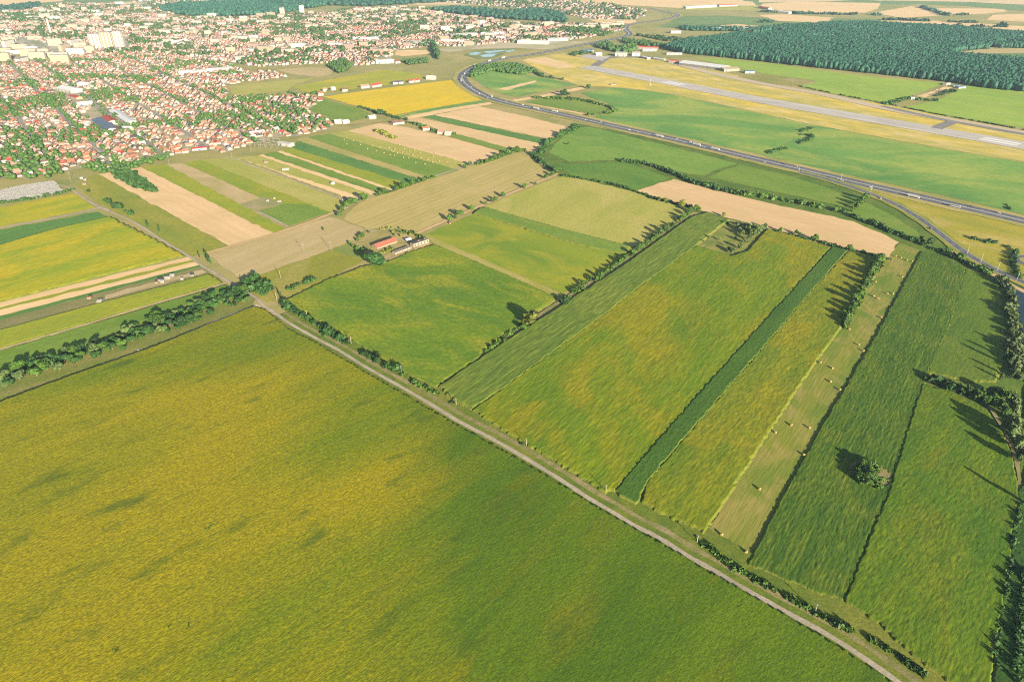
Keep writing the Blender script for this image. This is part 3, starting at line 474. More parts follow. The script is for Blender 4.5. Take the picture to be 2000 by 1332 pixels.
MOT = [(2080, 451), (2000, 432.5), (1930, 416), (1870, 402.5), (1790, 384), (1720, 368), (1650, 352), (1575, 334), (1500, 316.5), (1400, 293), (1300, 269.5), (1200, 247.5), (1130, 231.5), (1050, 214), (1010, 206), (980, 198.5), (950, 189), (928, 178), (912, 167), (904, 157), (903, 150), (910, 141), (930, 130), (955, 122), (985, 115), (1040, 107), (1100, 96), (1160, 84), (1205, 75.5), (1226, 70), (1228, 65), (1223, 60), (1221, 55), (1228, 50), (1250, 45.5), (1290, 40), (1318, 34), (1322, 29), (1305, 25), (1270, 17)]
ML = smooth_line(GP(MOT), 10)
ribbon('motorway_verge', ML, 52, field_mat('embankment grass', (.30, .235, .085), (.22, .20, .05), (.14, .16, .03), None, A_MOT, (.01, .05), (.05, .3), .6), 'dry grass embankment of the motorway', 'verge', wob=.06)
mot = ribbon('motorway', ML, 27, M_ASPH, 'grey dual carriageway motorway crossing the fields', 'motorway')
zb = nextz()
ribbon('central_reserve', ML, 3.4, M_KERB, None, None, z=zb, parent=mot)
for off in (-12.6, 12.6, -2.2, 2.2): ribbon('edge_line', offset_line(ML, off), .25, M_WHITE, z=zb+.004, parent=mot)
for off in (-6.2, 6.2): ribbon('lane_line', offset_line(ML, off), .2, M_WHITE, z=zb+.004, parent=mot, dash=(1, 2))
SLIP = [(1560, 337), (1600, 347), (1650, 362), (1690, 376), (1740, 396), (1790, 424), (1830, 453), (1865, 480), (1900, 504), (1950, 531), (2000, 553), (2080, 590)]
SLL = smooth_line(GP(SLIP), 8)
ribbon('slip_verge', SLL, 22, field_mat('slip bank grass', (.15, .17, .02), (.22, .19, .03), (.11, .14, .02), None, A_MOT, (.03, .1), (.1, .3)), 'grass bank of the slip road', 'verge', wob=.1)
slip = ribbon('slip_road', SLL, 9.5, M_ASPH, 'two lane slip road curving down beside the canal', 'road'); zb = nextz()
for off in (-4.3, 4.3): ribbon('edge_line', offset_line(SLL, off), .35, M_WHITE, z=zb, parent=slip)
ribbon('lane_line', SLL, .25, M_WHITE, z=zb, parent=slip, dash=(1, 2))
# roundabout at the frame edge
rc = GP([(2012, 511)])[0]; an = np.linspace(0, 2*math.pi, 40)
RBL = np.stack([rc[0]+14*np.cos(an), rc[1]+14*np.sin(an)], 1)
rb = ribbon('roundabout', RBL, 7, M_ASPH, 'small roundabout with pale kerbs by the slip road', 'road'); zb = nextz()
for off in (-3.8, 3.8): ribbon('kerb', offset_line(RBL, off), .9, M_KERB, z=zb, parent=rb)
# runway and taxiways
RWL = smooth_line(GP([(1143, 131), (1320, 164.5), (1500, 199), (1750, 242), (1960, 278.5), (2120, 307)]), 20)
rw = ribbon('runway', RWL, 62, M_CONC, 'long pale concrete runway of the airfield', 'runway'); zb = nextz()
ribbon('edge_line', offset_line(RWL, 22), 1.2, M_WHITE, z=zb, parent=rw); ribbon('edge_line', offset_line(RWL, -22), 1.2, M_WHITE, z=zb, parent=rw)
ribbon('centre_line', RWL, 1.0, M_WHITE, z=zb, parent=rw, dash=(2, 4))
def on_line(L, px):
    return int(np.argmin(np.hypot(*(L-GP([px])[0]).T)))
for a, b in (((1300, 162), (1342, 168)), ((1925, 273), (1978, 281))):
    i, j = sorted((on_line(RWL, a), on_line(RWL, b)))
    for off in (-8.5, 8.5): ribbon('touchdown_marking', offset_line(RWL[i:j+1], off), 10, M_WHITE, z=zb+.004, parent=rw)
TX = smooth_line(GP([(1300, 118), (1330, 128), (1400, 146), (1500, 166.5), (1600, 184), (1700, 206), (1760, 219), (1860, 236), (2000, 261), (2100, 278)]), 20)
ribbon('taxiway', TX, 34, M_TAXI, 'faded brownish taxiway parallel to the runway', 'taxiway')
ribbon('taxiway', smooth_line(GP([(1722, 208), (1760, 217), (1860, 238), (2000, 263), (2100, 281)]), 20), 17, M_TAXD, 'dark asphalt stretch of the parallel taxiway', 'taxiway')
ribbon('taxiway', smooth_line(GP([(1828, 252), (1845, 245), (1862, 239)]), 10), 22, M_TAXD, 'short dark link between taxiway and runway', 'taxiway')
ribbon('taxiway', smooth_line(GP([(1161, 130), (1175, 121), (1188, 114), (1230, 111), (1290, 114)]), 15), 26, M_TAXD, 'dark taxiway bending to the airport apron', 'taxiway')
S('apron', [(1128, 111), (1150, 107), (1190, 112), (1176, 120), (1150, 115)], M_CONC, 'pale concrete apron in front of the terminal', 'apron')
# ------------------------------------------------------------------ foliage
def leaf_mat(name, A, B, hue=.0):
    m = NT(name); m.b.inputs['Roughness'].default_value = .65; m.b.inputs['Specular IOR Level'].default_value = .2
    oi = m.n('ObjectInfo'); c = m.mix(m.noise(m.coord(), .35, 4, .7, .3, .7), A, B)
    hs = m.n('HueSaturation'); mr = m.n('MapRange'); mr.inputs['To Min'].default_value = .7; mr.inputs['To Max'].default_value = 1.35
    m.l(oi.outputs['Random'], mr.inputs[0]); m.l(mr.outputs[0], hs.inputs['Value']); m.l(c, hs.inputs['Color'])
    m.b.inputs['Subsurface Weight'].default_value = 0
    return m.done(hs.outputs[0])
L_GREEN = leaf_mat('leaves', (.022, .058, .007), (.055, .10, .010))
L_DARK = leaf_mat('dark leaves', (.010, .036, .008), (.028, .065, .010))
L_SILV = leaf_mat('silvery leaves', (.04, .07, .020), (.078, .105, .030))
L_YEL = leaf_mat('yellowing leaves', (.06, .09, .010), (.13, .125, .015))
L_TOWN = leaf_mat('town leaves', (.013, .042, .008), (.042, .078, .013))
L_WOOD = leaf_mat('haze tinted wood leaves', (.005, .032, .021), (.016, .056, .031))  # blue-teal of distance haze put into the leaf colour
BARK = plain('bark', (.16, .12, .08), .95, .3, 2)
def cloud(c, nrm, size, r):
    """one irregular leaf-clump quad per centre"""
    n = len(c); rv = r.normal(size=(n, 3)); nn = nrm + .7*r.normal(size=(n, 3)); nn /= np.linalg.norm(nn, axis=1)[:, None]+1e-9
    t = np.cross(nn, rv); t /= np.linalg.norm(t, axis=1)[:, None]+1e-9; b = np.cross(nn, t)
    s = size[:, None]; k = .6+.8*r.random((n, 4))
    v = np.stack([c+(-t-b)*s*k[:, 0:1]*.7, c+(t-b)*s*k[:, 1:2]*.7, c+(t+b)*s*k[:, 2:3]*.7, c+(-t+b)*s*k[:, 3:4]*.7], 1).reshape(-1, 3)
    return v, np.arange(4*n).reshape(-1, 4)
def lobes(kind, r):
    if kind == 'tall': return [((r.normal()*.05, r.normal()*.05, z), .13*(1.25-abs(z-.5)*1.3), .16) for z in np.linspace(.2, .9, 7)]
    if kind == 'bush': return [((r.normal()*.3, r.normal()*.3, .3+.25*r.random()), .32+.12*r.random(), .3) for _ in range(6)]
    L = [((0, 0, .62), .27, .27)]
    for i in range(8):
        a = i*2.4+r.random(); q = .12+.16*r.random(); L.append(((q*math.cos(a), q*math.sin(a), .28+.55*r.random()), .13+.1*r.random(), .14+.08*r.random()))
    return L
def ico(sub=1):
    t = (1+5**.5)/2; v = np.array([(-1,t,0),(1,t,0),(-1,-t,0),(1,-t,0),(0,-1,t),(0,1,t),(0,-1,-t),(0,1,-t),(t,0,-1),(t,0,1),(-t,0,-1),(-t,0,1)], float); v /= np.linalg.norm(v[0])
    f = [(0,11,5),(0,5,1),(0,1,7),(0,7,10),(0,10,11),(1,5,9),(5,11,4),(11,10,2),(10,7,6),(7,1,8),(3,9,4),(3,4,2),(3,2,6),(3,6,8),(3,8,9),(4,9,5),(2,4,11),(6,2,10),(8,6,7),(9,8,1)]
    for _ in range(sub):
        v = list(map(tuple, v)); c = {}; nf = []
        def mid(a, b):
            k = (min(a, b), max(a, b))
            if k not in c:
                p = np.array(v[a])+np.array(v[b]); v.append(tuple(p/np.linalg.norm(p))); c[k] = len(v)-1
            return c[k]
        for a, b, d in f:
            x, y, z = mid(a, b), mid(b, d), mid(d, a); nf += [(a,x,z),(b,y,x),(d,z,y),(x,y,z)]
        v, f = np.array(v), nf
    return np.array(v), np.array(f)
IV, IF = ico(1); IV0, IF0 = ico(0)
def crown_mesh(name, kind, seed, n=420, size=.075):
    r = np.random.default_rng(seed); C, Nn = [], []
    for (x, y, z), rh, rv in lobes(kind, r):
        k = int(n*rh*rh*(6 if kind != 'tall' else 18)/1.6) if kind != 'bush' else n//6
        d = r.normal(size=(k, 3)); d /= np.linalg.norm(d, axis=1)[:, None]; q = .55+.5*r.random(k)**.6
        C.append(np.array([x, y, z])+d*np.array([rh, rh, rv])*q[:, None]); Nn.append(d)
    C, Nn = np.concatenate(C), np.concatenate(Nn); C[:, 2] = np.maximum(C[:, 2], .06)
    v, f = cloud(C, Nn, size*(.6+.8*r.random(len(C))), r); V, F = [v], [f]; o = len(v); F3 = []
    for (x, y, z), rh, rv in lobes(kind, np.random.default_rng(seed)):
        q = IV*(.62+.3*r.random((len(IV), 1)))*np.array([rh, rh, rv])+np.array([x, y, z]); V.append(q); F3.append(IF+o); o += len(q)
    return mesh_np(name, np.concatenate(V), [f, np.concatenate(F3)])
def trunk_mesh(name, seed):
    r = random.Random(seed); b = MB(); b.tube((0, 0, -.02), (0, 0, .35), .028, .02, 7); b.tube((0, 0, .33), (.03, .01, .7), .02, .008, 6)
    for i in range(3):
        a = i*2.1+r.random(); b.tube((0, 0, .3+.06*i), (.18*math.cos(a), .18*math.sin(a), .55+.08*i), .013, .004, 5)
    return b.mesh(name)
CROWN = {k: [crown_mesh('crown', k, 100+i) for i in range(5)] for k in ('round', 'tall', 'bush')}
TRUNK = [trunk_mesh('trunk', i) for i in range(3)]
for k in CROWN:
    for me in CROWN[k]: me.materials.append(L_GREEN)
for me in TRUNK: me.materials.append(BARK)
CR2 = {}
def crown_of(kind, mat):
    key = (kind, mat.name)
    if key not in CR2:
        CR2[key] = []
        for me in CROWN[kind]:
            q = me.copy(); q.materials.clear(); q.materials.append(mat); CR2[key].append(q)
    return random.choice(CR2[key])
TREES = []
def tree(p, h, w=1.0, kind='round', mat=None, name='tree', label='green tree', group=None, z=0.0):
    """p ground point; h metres tall; w crown width factor"""
    t = empty(name, (p[0], p[1], z), random.random()*6.28, label=label, cat='tree', group=group); t.scale = (h*w, h*w, h)
    link('crown', crown_of(kind, mat or L_GREEN), t); link('trunk', random.choice(TRUNK), t); TREES.append(t); return t
def bush(p, h, w=1.0, mat=None, label='green bush', group=None, name='bush'):
    o = link(name, crown_of('bush', mat or L_GREEN), label=label, cat='bush', group=group)
    o.location = (p[0], p[1], -.1*h); o.scale = (h*w, h*w, h); o.rotation_euler = (0, 0, random.random()*6.28); return o
HS = [0]
def hedge(pts, w, h, mat, label, name='hedge', cat='hedge', dens=1.0, gap=0.25, size=1.0, kind=None, ground=False):
    """an uneven strip of shrubs along a line, one mesh"""
    HS[0] += 1; r = np.random.default_rng(HS[0]*31)
    Ln = smooth_line(pts if ground else GP(pts), max(1.5, w*.45)); C, Nn, Sz = [], [], []
    for i, p in enumerate(Ln):
        if vnoise(np.array([i*1.0]), np.array([0.0]), 3.5, 1, HS[0])[0] < gap: continue
        k = .55+.9*r.random(); rh, rv = w*.5*k, h*.55*k; n = int(34*dens)
        d = r.normal(size=(n, 3)); d /= np.linalg.norm(d, axis=1)[:, None]
        q = np.array([p[0]+r.normal()*w*.22, p[1]+r.normal()*w*.22, rv*.8])+d*np.array([rh, rh, rv])*(.6+.45*r.random(n))[:, None]
        C.append(q); Nn.append(d); Sz.append(np.full(n, rh*.36*size)*(.6+.8*r.random(n)))
    C, Nn, Sz = np.concatenate(C), np.concatenate(Nn), np.concatenate(Sz); C[:, 2] = np.maximum(C[:, 2], .1)
    v, f = cloud(C, Nn, Sz, r); return link(name, mesh_np(name, v, [f]), None, mat, label=label, cat=cat, kind=kind)
def blobs(name, xy, hs, ws, mat, label, cat, kind='stuff', low=False, seed=1, leaves=0):
    """many lumpy crowns merged: only for tree masses nobody could count"""
    r = np.random.default_rng(seed); v0, f0 = (IV0, IF0) if low else (IV, IF); n = len(xy)
    k = .72+.56*r.random((n, len(v0), 1))
    v = v0[None]*k*np.stack([ws, ws, hs*.5], 1)[:, None, :]*np.array([.5, .5, 1.0])
    v[:, :, 0] += xy[:, 0:1]; v[:, :, 1] += xy[:, 1:2]; v[:, :, 2] += (hs*.55)[:, None]; v[:, :, 2] = np.maximum(v[:, :, 2], 0)
    f = (f0[None]+(np.arange(n)*len(v0))[:, None, None]).reshape(-1, 3); V = v.reshape(-1, 3); F = [f]
    if leaves:
        C = (xy[:, None, :]+np.zeros((1, leaves, 1))).reshape(-1, 2); d = r.normal(size=(n*leaves, 3)); d[:, 2] = np.abs(d[:, 2])*.9-.1; d /= np.linalg.norm(d, axis=1)[:, None]
        W_, H_ = np.repeat(ws, leaves), np.repeat(hs, leaves)
        P = np.concatenate([C, (H_*.55)[:, None]], 1)+d*np.stack([W_*.52, W_*.52, H_*.5], 1)
        q, qf = cloud(P, d, W_*.13*(.6+.8*r.random(n*leaves)), r); F.append(qf+len(V)); V = np.concatenate([V, q])
    return link(name, mesh_np(name, V, F), None, mat, label=label, cat=cat, kind=kind)
def scatter(poly, spacing, jit=.5, holes=()):
    P = GP(poly) if not isinstance(poly, np.ndarray) else poly
    gx, gy = np.meshgrid(np.arange(P[:, 0].min(), P[:, 0].max(), spacing), np.arange(P[:, 1].min(), P[:, 1].max(), spacing*.87))
    gx = gx + (np.arange(gx.shape[0]) % 2)[:, None]*spacing*.5
    gx = gx+(rng.random(gx.shape)-.5)*2*jit*spacing; gy = gy+(rng.random(gy.shape)-.5)*2*jit*spacing
    k = inside(P, gx, gy)
    for hpoly in holes: k &= ~inside(GP(hpoly), gx, gy)
    return np.stack([gx[k], gy[k]], 1)

# ------------------------------------------------------------------ forest and woods
FOR = [(1296, 97), (1340, 86), (1400, 79), (1480, 66), (1580, 53), (1690, 49), (1800, 57), (1900, 63), (2060, 76), (2060, 98), (1960, 94), (1880, 101), (1850, 108), (1878, 114), (1960, 121), (2060, 126), (2060, 186), (1940, 175), (1850, 161), (1760, 151), (1675, 142), (1590, 133), (1500, 123), (1400, 112), (1330, 105)]
xy = scatter(FOR, 9.2, .45); n = len(xy); c1 = vnoise(xy[:, 0], xy[:, 1], 260, 160, 3)
keep = ~((vnoise(xy[:, 0], xy[:, 1], 120, 70, 9) < .16) & (xy[:, 1] > 2000)); xy = xy[keep]; c1 = c1[keep]; n = len(xy)
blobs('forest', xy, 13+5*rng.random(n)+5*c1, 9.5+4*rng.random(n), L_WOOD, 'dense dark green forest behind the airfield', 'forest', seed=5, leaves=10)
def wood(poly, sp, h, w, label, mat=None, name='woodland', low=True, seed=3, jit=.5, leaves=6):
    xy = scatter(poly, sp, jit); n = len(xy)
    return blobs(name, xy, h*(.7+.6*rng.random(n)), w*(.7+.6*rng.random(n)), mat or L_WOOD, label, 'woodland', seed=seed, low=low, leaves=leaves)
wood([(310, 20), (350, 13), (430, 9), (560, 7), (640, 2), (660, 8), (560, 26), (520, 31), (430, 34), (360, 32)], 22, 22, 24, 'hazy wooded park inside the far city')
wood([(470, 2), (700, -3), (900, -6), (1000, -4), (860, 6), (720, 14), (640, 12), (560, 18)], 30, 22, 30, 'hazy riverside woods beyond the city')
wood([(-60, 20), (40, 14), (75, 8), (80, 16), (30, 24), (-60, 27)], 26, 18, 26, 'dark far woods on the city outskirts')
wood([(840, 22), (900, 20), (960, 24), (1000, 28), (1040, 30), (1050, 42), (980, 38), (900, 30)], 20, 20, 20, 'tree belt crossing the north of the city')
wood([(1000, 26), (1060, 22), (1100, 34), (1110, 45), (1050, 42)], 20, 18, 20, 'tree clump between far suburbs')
wood([(1205, 95), (1225, 92), (1245, 94), (1240, 102), (1220, 105)], 11, 12, 11, 'trees beside the airport terminal', L_TOWN)
wood([(1160, 92), (1185, 86), (1200, 95), (1215, 100), (1205, 104), (1180, 98)], 12, 12, 12, 'tree belt behind the airport buildings', L_TOWN)
wood([(1215, 80), (1250, 82), (1290, 90), (1300, 95), (1260, 92), (1220, 86)], 13, 11, 13, 'scattered trees along the airport road', L_TOWN)
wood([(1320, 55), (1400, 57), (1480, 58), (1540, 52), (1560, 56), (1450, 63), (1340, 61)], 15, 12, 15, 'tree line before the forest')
wood([(1240, 70), (1300, 75), (1360, 80), (1300, 82)], 15, 9, 14, 'scrubby thicket west of the forest', L_TOWN)
wood([(1090, 58), (1150, 60), (1195, 66), (1180, 72), (1110, 66)], 16, 10, 15, 'scrub between suburb and motorway', L_TOWN)
wood([(1115, 106), (1160, 101), (1160, 104), (1118, 111)], 10, 8, 10, 'tree row along the airport fence', L_TOWN)
wood([(842, 90), (850, 88), (858, 110), (856, 118), (850, 112)], 8, 14, 9, 'dark poplar belt by the small straw field', L_DARK)
wood([(785, 122), (835, 118), (836, 124), (800, 128)], 8, 9, 9, 'dark thicket in the dry meadow', L_TOWN)
wood([(928, 132), (975, 126), (1010, 128), (1050, 140), (1020, 148), (960, 140), (930, 150), (915, 156)], 9, 8, 9, 'dark scrub inside the motorway bend', L_TOWN)
wood([(640, 130), (665, 120), (690, 128), (680, 140), (660, 145)], 9, 11, 9, 'tree clump at the town edge', L_TOWN)
for a, b in (((1490, 45), (1570, 46)), ((1730, 40), (1960, 48)), ((1800, 52), (1965, 54)), ((1560, 28), (1720, 31)), ((1480, 24), (1580, 28)), ((1800, 15), (1850, 31)), ((1850, 31), (1885, 30)), ((1900, 60), (2000, 66))):
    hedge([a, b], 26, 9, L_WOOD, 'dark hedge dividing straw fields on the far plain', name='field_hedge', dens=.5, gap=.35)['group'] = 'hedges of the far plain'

# ------------------------------------------------------------------ hedgerows and thickets
hedge([(548, 594), (580, 612), (620, 638), (650, 656), (668, 664)], 7, 4.2, L_DARK, 'dense dark hedge along the dirt road above the crossing', dens=1.6, gap=.12)
hedge([(674, 670), (700, 685), (740, 706)], 6, 3.4, L_DARK, 'dark shrubby hedge in the middle of the dirt road', dens=1.4, gap=.2)
hedge([(752, 718), (785, 728)], 6, 4, L_DARK, 'short dark hedge by a white pole', dens=1.6, gap=.1)
hedge([(785, 734), (815, 752), (850, 768)], 4, 2, L_GREEN, 'low hedge petering out along the dirt road', gap=.38)
hedge([(1358, 1052), (1372, 1062), (1400, 1084), (1432, 1108), (1470, 1128), (1495, 1148)], 4, 1.9, L_GREEN, 'leafy shrubs by the corner of the hay meadow', dens=1.5, gap=.2)
hedge([(1500, 1142), (1540, 1168), (1590, 1196), (1622, 1214)], 4.2, 2.2, L_GREEN, 'shrubs along the ditch below the tall maize', dens=1.5, gap=.22)
hedge([(1636, 1216), (1670, 1238), (1720, 1262), (1790, 1308), (1830, 1345)], 4, 1.9, L_GREEN, 'thick shrubs at the lower bend of the dirt road', dens=1.6, gap=.32)
hedge([(474, 556), (490, 547), (508, 551), (522, 561), (506, 563), (488, 560), (500, 572), (518, 574), (525, 568)], 8, 5, L_DARK, 'dark thicket at the crossing of track and dirt road', name='thicket', cat='thicket', dens=1.5, gap=.1)
hedge([(566, 566), (580, 558), (598, 553), (614, 546)], 5, 3, L_DARK, 'dark hedge stub inside the rough meadow', gap=.2, dens=1.3)
hedge([(232, 338), (240, 348), (262, 360), (290, 372), (302, 374), (284, 362), (262, 352), (248, 340)], 11, 5, L_DARK, 'bushy green tongue reaching into the broad straw strip', name='thicket', cat='thicket', dens=1.6, gap=.05)
hedge([(742, 258), (752, 263), (768, 270)], 12, 4, L_YEL, 'oval olive thicket in the pale straw field', name='thicket', cat='thicket', dens=1.5, gap=.05)
hedge([(1056, 300), (1066, 285), (1084, 270), (1106, 262), (1118, 256), (1130, 248)], 9, 5, L_DARK, 'dark bushes tracing the meander below the motorway', dens=1.2, gap=.3)
hedge([(1096, 344), (1150, 352), (1200, 362), (1237, 374), (1290, 392), (1346, 404)], 5, 2.6, L_DARK, 'hedge between olive mown field and straw field', gap=.28)
hedge([(1080, 335), (1060, 320), (1040, 302)], 7, 4.5, L_DARK, 'dark hedge at the head of the ridged field', dens=1.3, gap=.2)
hedge([(1212, 316), (1262, 322), (1310, 338), (1350, 356), (1400, 371), (1440, 380)], 8, 5, L_DARK, 'winding dark hedge above the bent straw field', dens=1.2, gap=.3)
hedge([(1440, 378), (1500, 388), (1560, 398), (1612, 408), (1650, 416)], 8, 5, L_GREEN, 'leafy hedge continuing along the straw field', dens=1.2, gap=.26)
hedge([(1660, 420), (1700, 438), (1760, 460), (1800, 476)], 8, 4.5, L_DARK, 'dark hedge below the small green meadow', dens=1.2, gap=.25)
hedge([(1800, 480), (1840, 494), (1890, 516), (1930, 536)], 7, 4, L_GREEN, 'green hedge between tall maize and service strip', dens=1.2, gap=.28)
hedge([(1410, 436), (1450, 440), (1500, 450), (1540, 460), (1600, 474), (1640, 486), (1690, 496), (1735, 507)], 5, 2.8, L_DARK, 'hedge along the lower edge of the straw field', dens=1.1, gap=.22)
hedge([(1646, 641), (1660, 612), (1684, 570), (1706, 530), (1722, 508)], 6, 4.5, L_GREEN, 'bushy understorey of the row beside the hay meadow', dens=1.3, gap=.18)
hedge([(948, 688), (1000, 650), (1040, 628)], 4, 2.2, L_GREEN, 'low shrubs under the pair of tall trees', gap=.35)
hedge([(1095, 590), (1150, 554), (1200, 520), (1260, 478), (1345, 416)], 5, 3, L_GREEN, 'shrubby strip beneath the long row of trees', gap=.33)
hedge([(930, 322), (960, 314), (1008, 297), (1024, 296)], 6, 4, L_GREEN, 'leafy hedge at the top of the ridged field', dens=1.2, gap=.2)
hedge([(690, 396), (720, 386), (745, 380), (775, 372), (830, 352), (850, 346)], 4, 2.5, L_GREEN, 'low hedge along the upper edge of the ridged field', gap=.3)
hedge([(1500, 300), (1530, 292), (1560, 282), (1588, 268), (1562, 262), (1585, 250)], 6, 3, L_DARK, 'dark ditch scrub dividing the two huge green fields', gap=.3)
hedge([(1040, 192), (1090, 194), (1130, 196), (1175, 206), (1200, 214), (1188, 222), (1150, 226)], 9, 4, L_GREEN, 'shrubs winding round the wetland wedge', gap=.28)
hedge([(1000, 132), (1040, 140), (1060, 150), (1095, 156)], 10, 5, L_TOWN, 'bushes beside the green bend field', gap=.3)
hedge([(1732, 205), (1780, 192), (1800, 196), (1830, 198)], 9, 4, L_DARK, 'bushes round the small farm by the taxiway', gap=.3)
hedge([(1830, 188), (1850, 182), (1862, 180)], 9, 5, L_DARK, 'dark bushes at the forest farm plot', gap=.2)
hedge([(1560, 169), (1640, 186), (1735, 204), (1830, 224), (2010, 256)], 4, 2, L_DARK, 'thin dark hedge bordering the light green fields', gap=.35)
hedge([(700, 209), (760, 228), (790, 236)], 7, 4, L_TOWN, 'dark hedge under the brightest sunflower field', gap=.3)
hedge([(560, 181), (590, 186), (640, 178)], 8, 4, L_TOWN, 'scrub line across the dry meadow', gap=.4)
hedge([(0, 398), (60, 390), (120, 378), (140, 373)], 6, 3, L_TOWN, 'green hedge bordering the cemetery', gap=.2)
hedge([(800, 240), (830, 250), (850, 258), (895, 265)], 8, 4, L_TOWN, 'scrub around the white farmsteads', gap=.4)
hedge([(1965, 400), (1972, 410)], 3, 2, L_DARK, 'tiny scrub in the dry verge', gap=.2)
hedge([(1905, 468), (1925, 474), (1944, 474)], 6, 3, L_DARK, 'dark shrubs in the dry motorway verge', gap=.2)
bush(G(1967, 483), 3.5, 1.6, L_DARK, 'single dark bush in the dry verge')
hedge([(1985, 490), (1978, 508), (1982, 528), (1992, 545)], 5, 3, L_DARK, 'curved dark hedge round the roundabout', gap=.05)
# reeds and trees by the canal
hedge([(1952, 548), (1968, 572), (1976, 620), (1982, 680), (1984, 740)], 9, 5.5, L_SILV, 'pale silvery reed bank along the canal', name='reed_bank', cat='reeds', dens=2.4, gap=.02, size=.8)
hedge([(1978, 772), (1984, 815), (1992, 850), (2006, 900)], 6, 4, L_SILV, 'lower silvery reed bank below the tall trees', name='reed_bank', cat='reeds', dens=2, gap=.1, size=.8)
hedge([(1812, 744), (1840, 752), (1870, 764), (1895, 772)], 8, 4.5, L_DARK, 'dark hedge jutting out from the canal', dens=1.8, gap=.08)
hedge([(1992, 966), (1975, 1080), (1958, 1180), (1942, 1300)], 3, 2.2, L_DARK, 'dark ditch hedge beside the weedy crop', gap=.3, dens=1.2)
hedge([(2004, 1120), (1990, 1200), (1985, 1330)], 4, 3, L_DARK, 'dark shrubs along the field corner', gap=.25, dens=1.3)
# ------------------------------------------------------------------ individual trees
def trees(pts, label, group, kind='round', mat=None, h=7, w=1.0, z=0):
    for q in pts:
        hh = (q[2] if len(q) > 2 else h)*(.95+.35*random.random()); tree(G(q[0], q[1]), hh, w*(.85+.3*random.random()), kind, mat, label=label, group=group, z=z)
tree(G(735, 520), 17, 1.7, 'round', L_DARK, label='huge dark round tree standing alone beside the farmyard')
tree(G(1038, 634), 16, 1.35, 'round', L_YEL, label='tall pale tree casting a long shadow at the crop corner')
tree(G(1024, 646), 8, 1.1, 'round', L_GREEN, label='smaller tree tucked beside the tall pale tree')
tree(G(1104, 594), 8, 1.5, 'round', L_DARK, label='broad dark round tree at the lower end of the row')
tree(G(634, 452), 5.5, .7, 'round', L_YEL, label='little yellow green tree alone in the tan stubble field')
tree(G(549, 582), 8, .5, 'tall', L_DARK, label='slim dark tree at the crossing beside a pole')
trees([(960, 683, 5), (970, 676, 4.5), (985, 668, 4)], 'small tree at the lower end of the brown track', 'small trees at the track end')
trees([(1138, 558, 6), (1145, 556, 5), (1165, 550, 7), (1172, 545, 6.5), (1186, 532, 4.5), (1202, 520, 5), (1212, 514, 6.5), (1222, 507, 6), (1236, 500, 7), (1246, 490, 7.5), (1252, 488, 6), (1262, 480, 7), (1274, 471, 7.5), (1281, 466, 7), (1290, 460, 7.5), (1299, 454, 7.5), (1314, 444, 6), (1330, 432, 7), (1336, 428, 7.5), (1343, 422, 8), (1350, 416, 8), (1358, 411, 7.5), (1366, 412, 6)], 'round green tree in the long row crossing the fields', 'trees of the long row between meadow and maize')
trees([(1649, 636, 8), (1652, 625, 9), (1660, 612, 9), (1664, 604, 7), (1670, 592, 10), (1676, 582, 9), (1682, 570, 7), (1688, 558, 8), (1694, 548, 9), (1700, 540, 10), (1703, 532, 8), (1708, 524, 8), (1714, 516, 10), (1719, 510, 9)], 'leafy tree in the row along the hay meadow', 'trees of the row beside the hay meadow')
trees([(878, 433, 8), (890, 428, 6), (896, 423, 8), (902, 421, 7), (922, 412, 7.5), (948, 401, 6), (962, 397, 8), (968, 393, 7), (982, 386, 8), (1024, 369, 8), (1046, 362, 5), (1066, 350, 8), (1078, 344, 8), (1086, 340, 9), (1092, 336, 8)], 'round tree on the dry track beside the ridged field', 'trees on the dry track')
trees([(664, 424, 9), (668, 414, 9), (679, 408, 10), (685, 402, 10), (693, 400, 9), (711, 394, 11), (716, 391, 8), (743, 382, 7), (750, 379, 8), (775, 373, 7), (788, 369, 10), (796, 366, 9), (806, 362, 9), (818, 359, 8), (828, 356, 8), (838, 351, 6)], 'round green tree where strips meet the ridged field', 'trees between strips and ridged field')
trees([(908, 330, 7), (918, 324, 8), (950, 320, 7), (966, 312, 9), (980, 308, 9), (992, 302, 10), (1003, 297, 9), (1010, 296, 10)], 'tree in the leafy hedge above the ridged field', 'trees above the ridged field')
trees([(206, 396, 7), (213, 401, 7), (224, 408, 8), (235, 410, 8), (245, 416, 4), (257, 424, 8)], 'dark bushy tree lining the dirt road near town', 'trees lining the dirt road', mat=L_DARK, w=1.2)
tree(G(288, 445), 9, .6, 'tall', L_DARK, label='pointed dark tree beside the dirt road'); tree(G(311, 453), 8, .55, 'tall', L_DARK, label='slender dark tree next in line on the dirt road')
tree(G(173, 377), 6, 1.1, 'round', L_DARK, label='single dark tree by the plots at the edge of town')
trees([(404, 506, 8), (407, 512, 8), (412, 516, 7), (390, 503, 5)], 'dark tree at the corner of the tan stubble field', 'trees at the stubble corner', 'tall', L_DARK, w=.7)
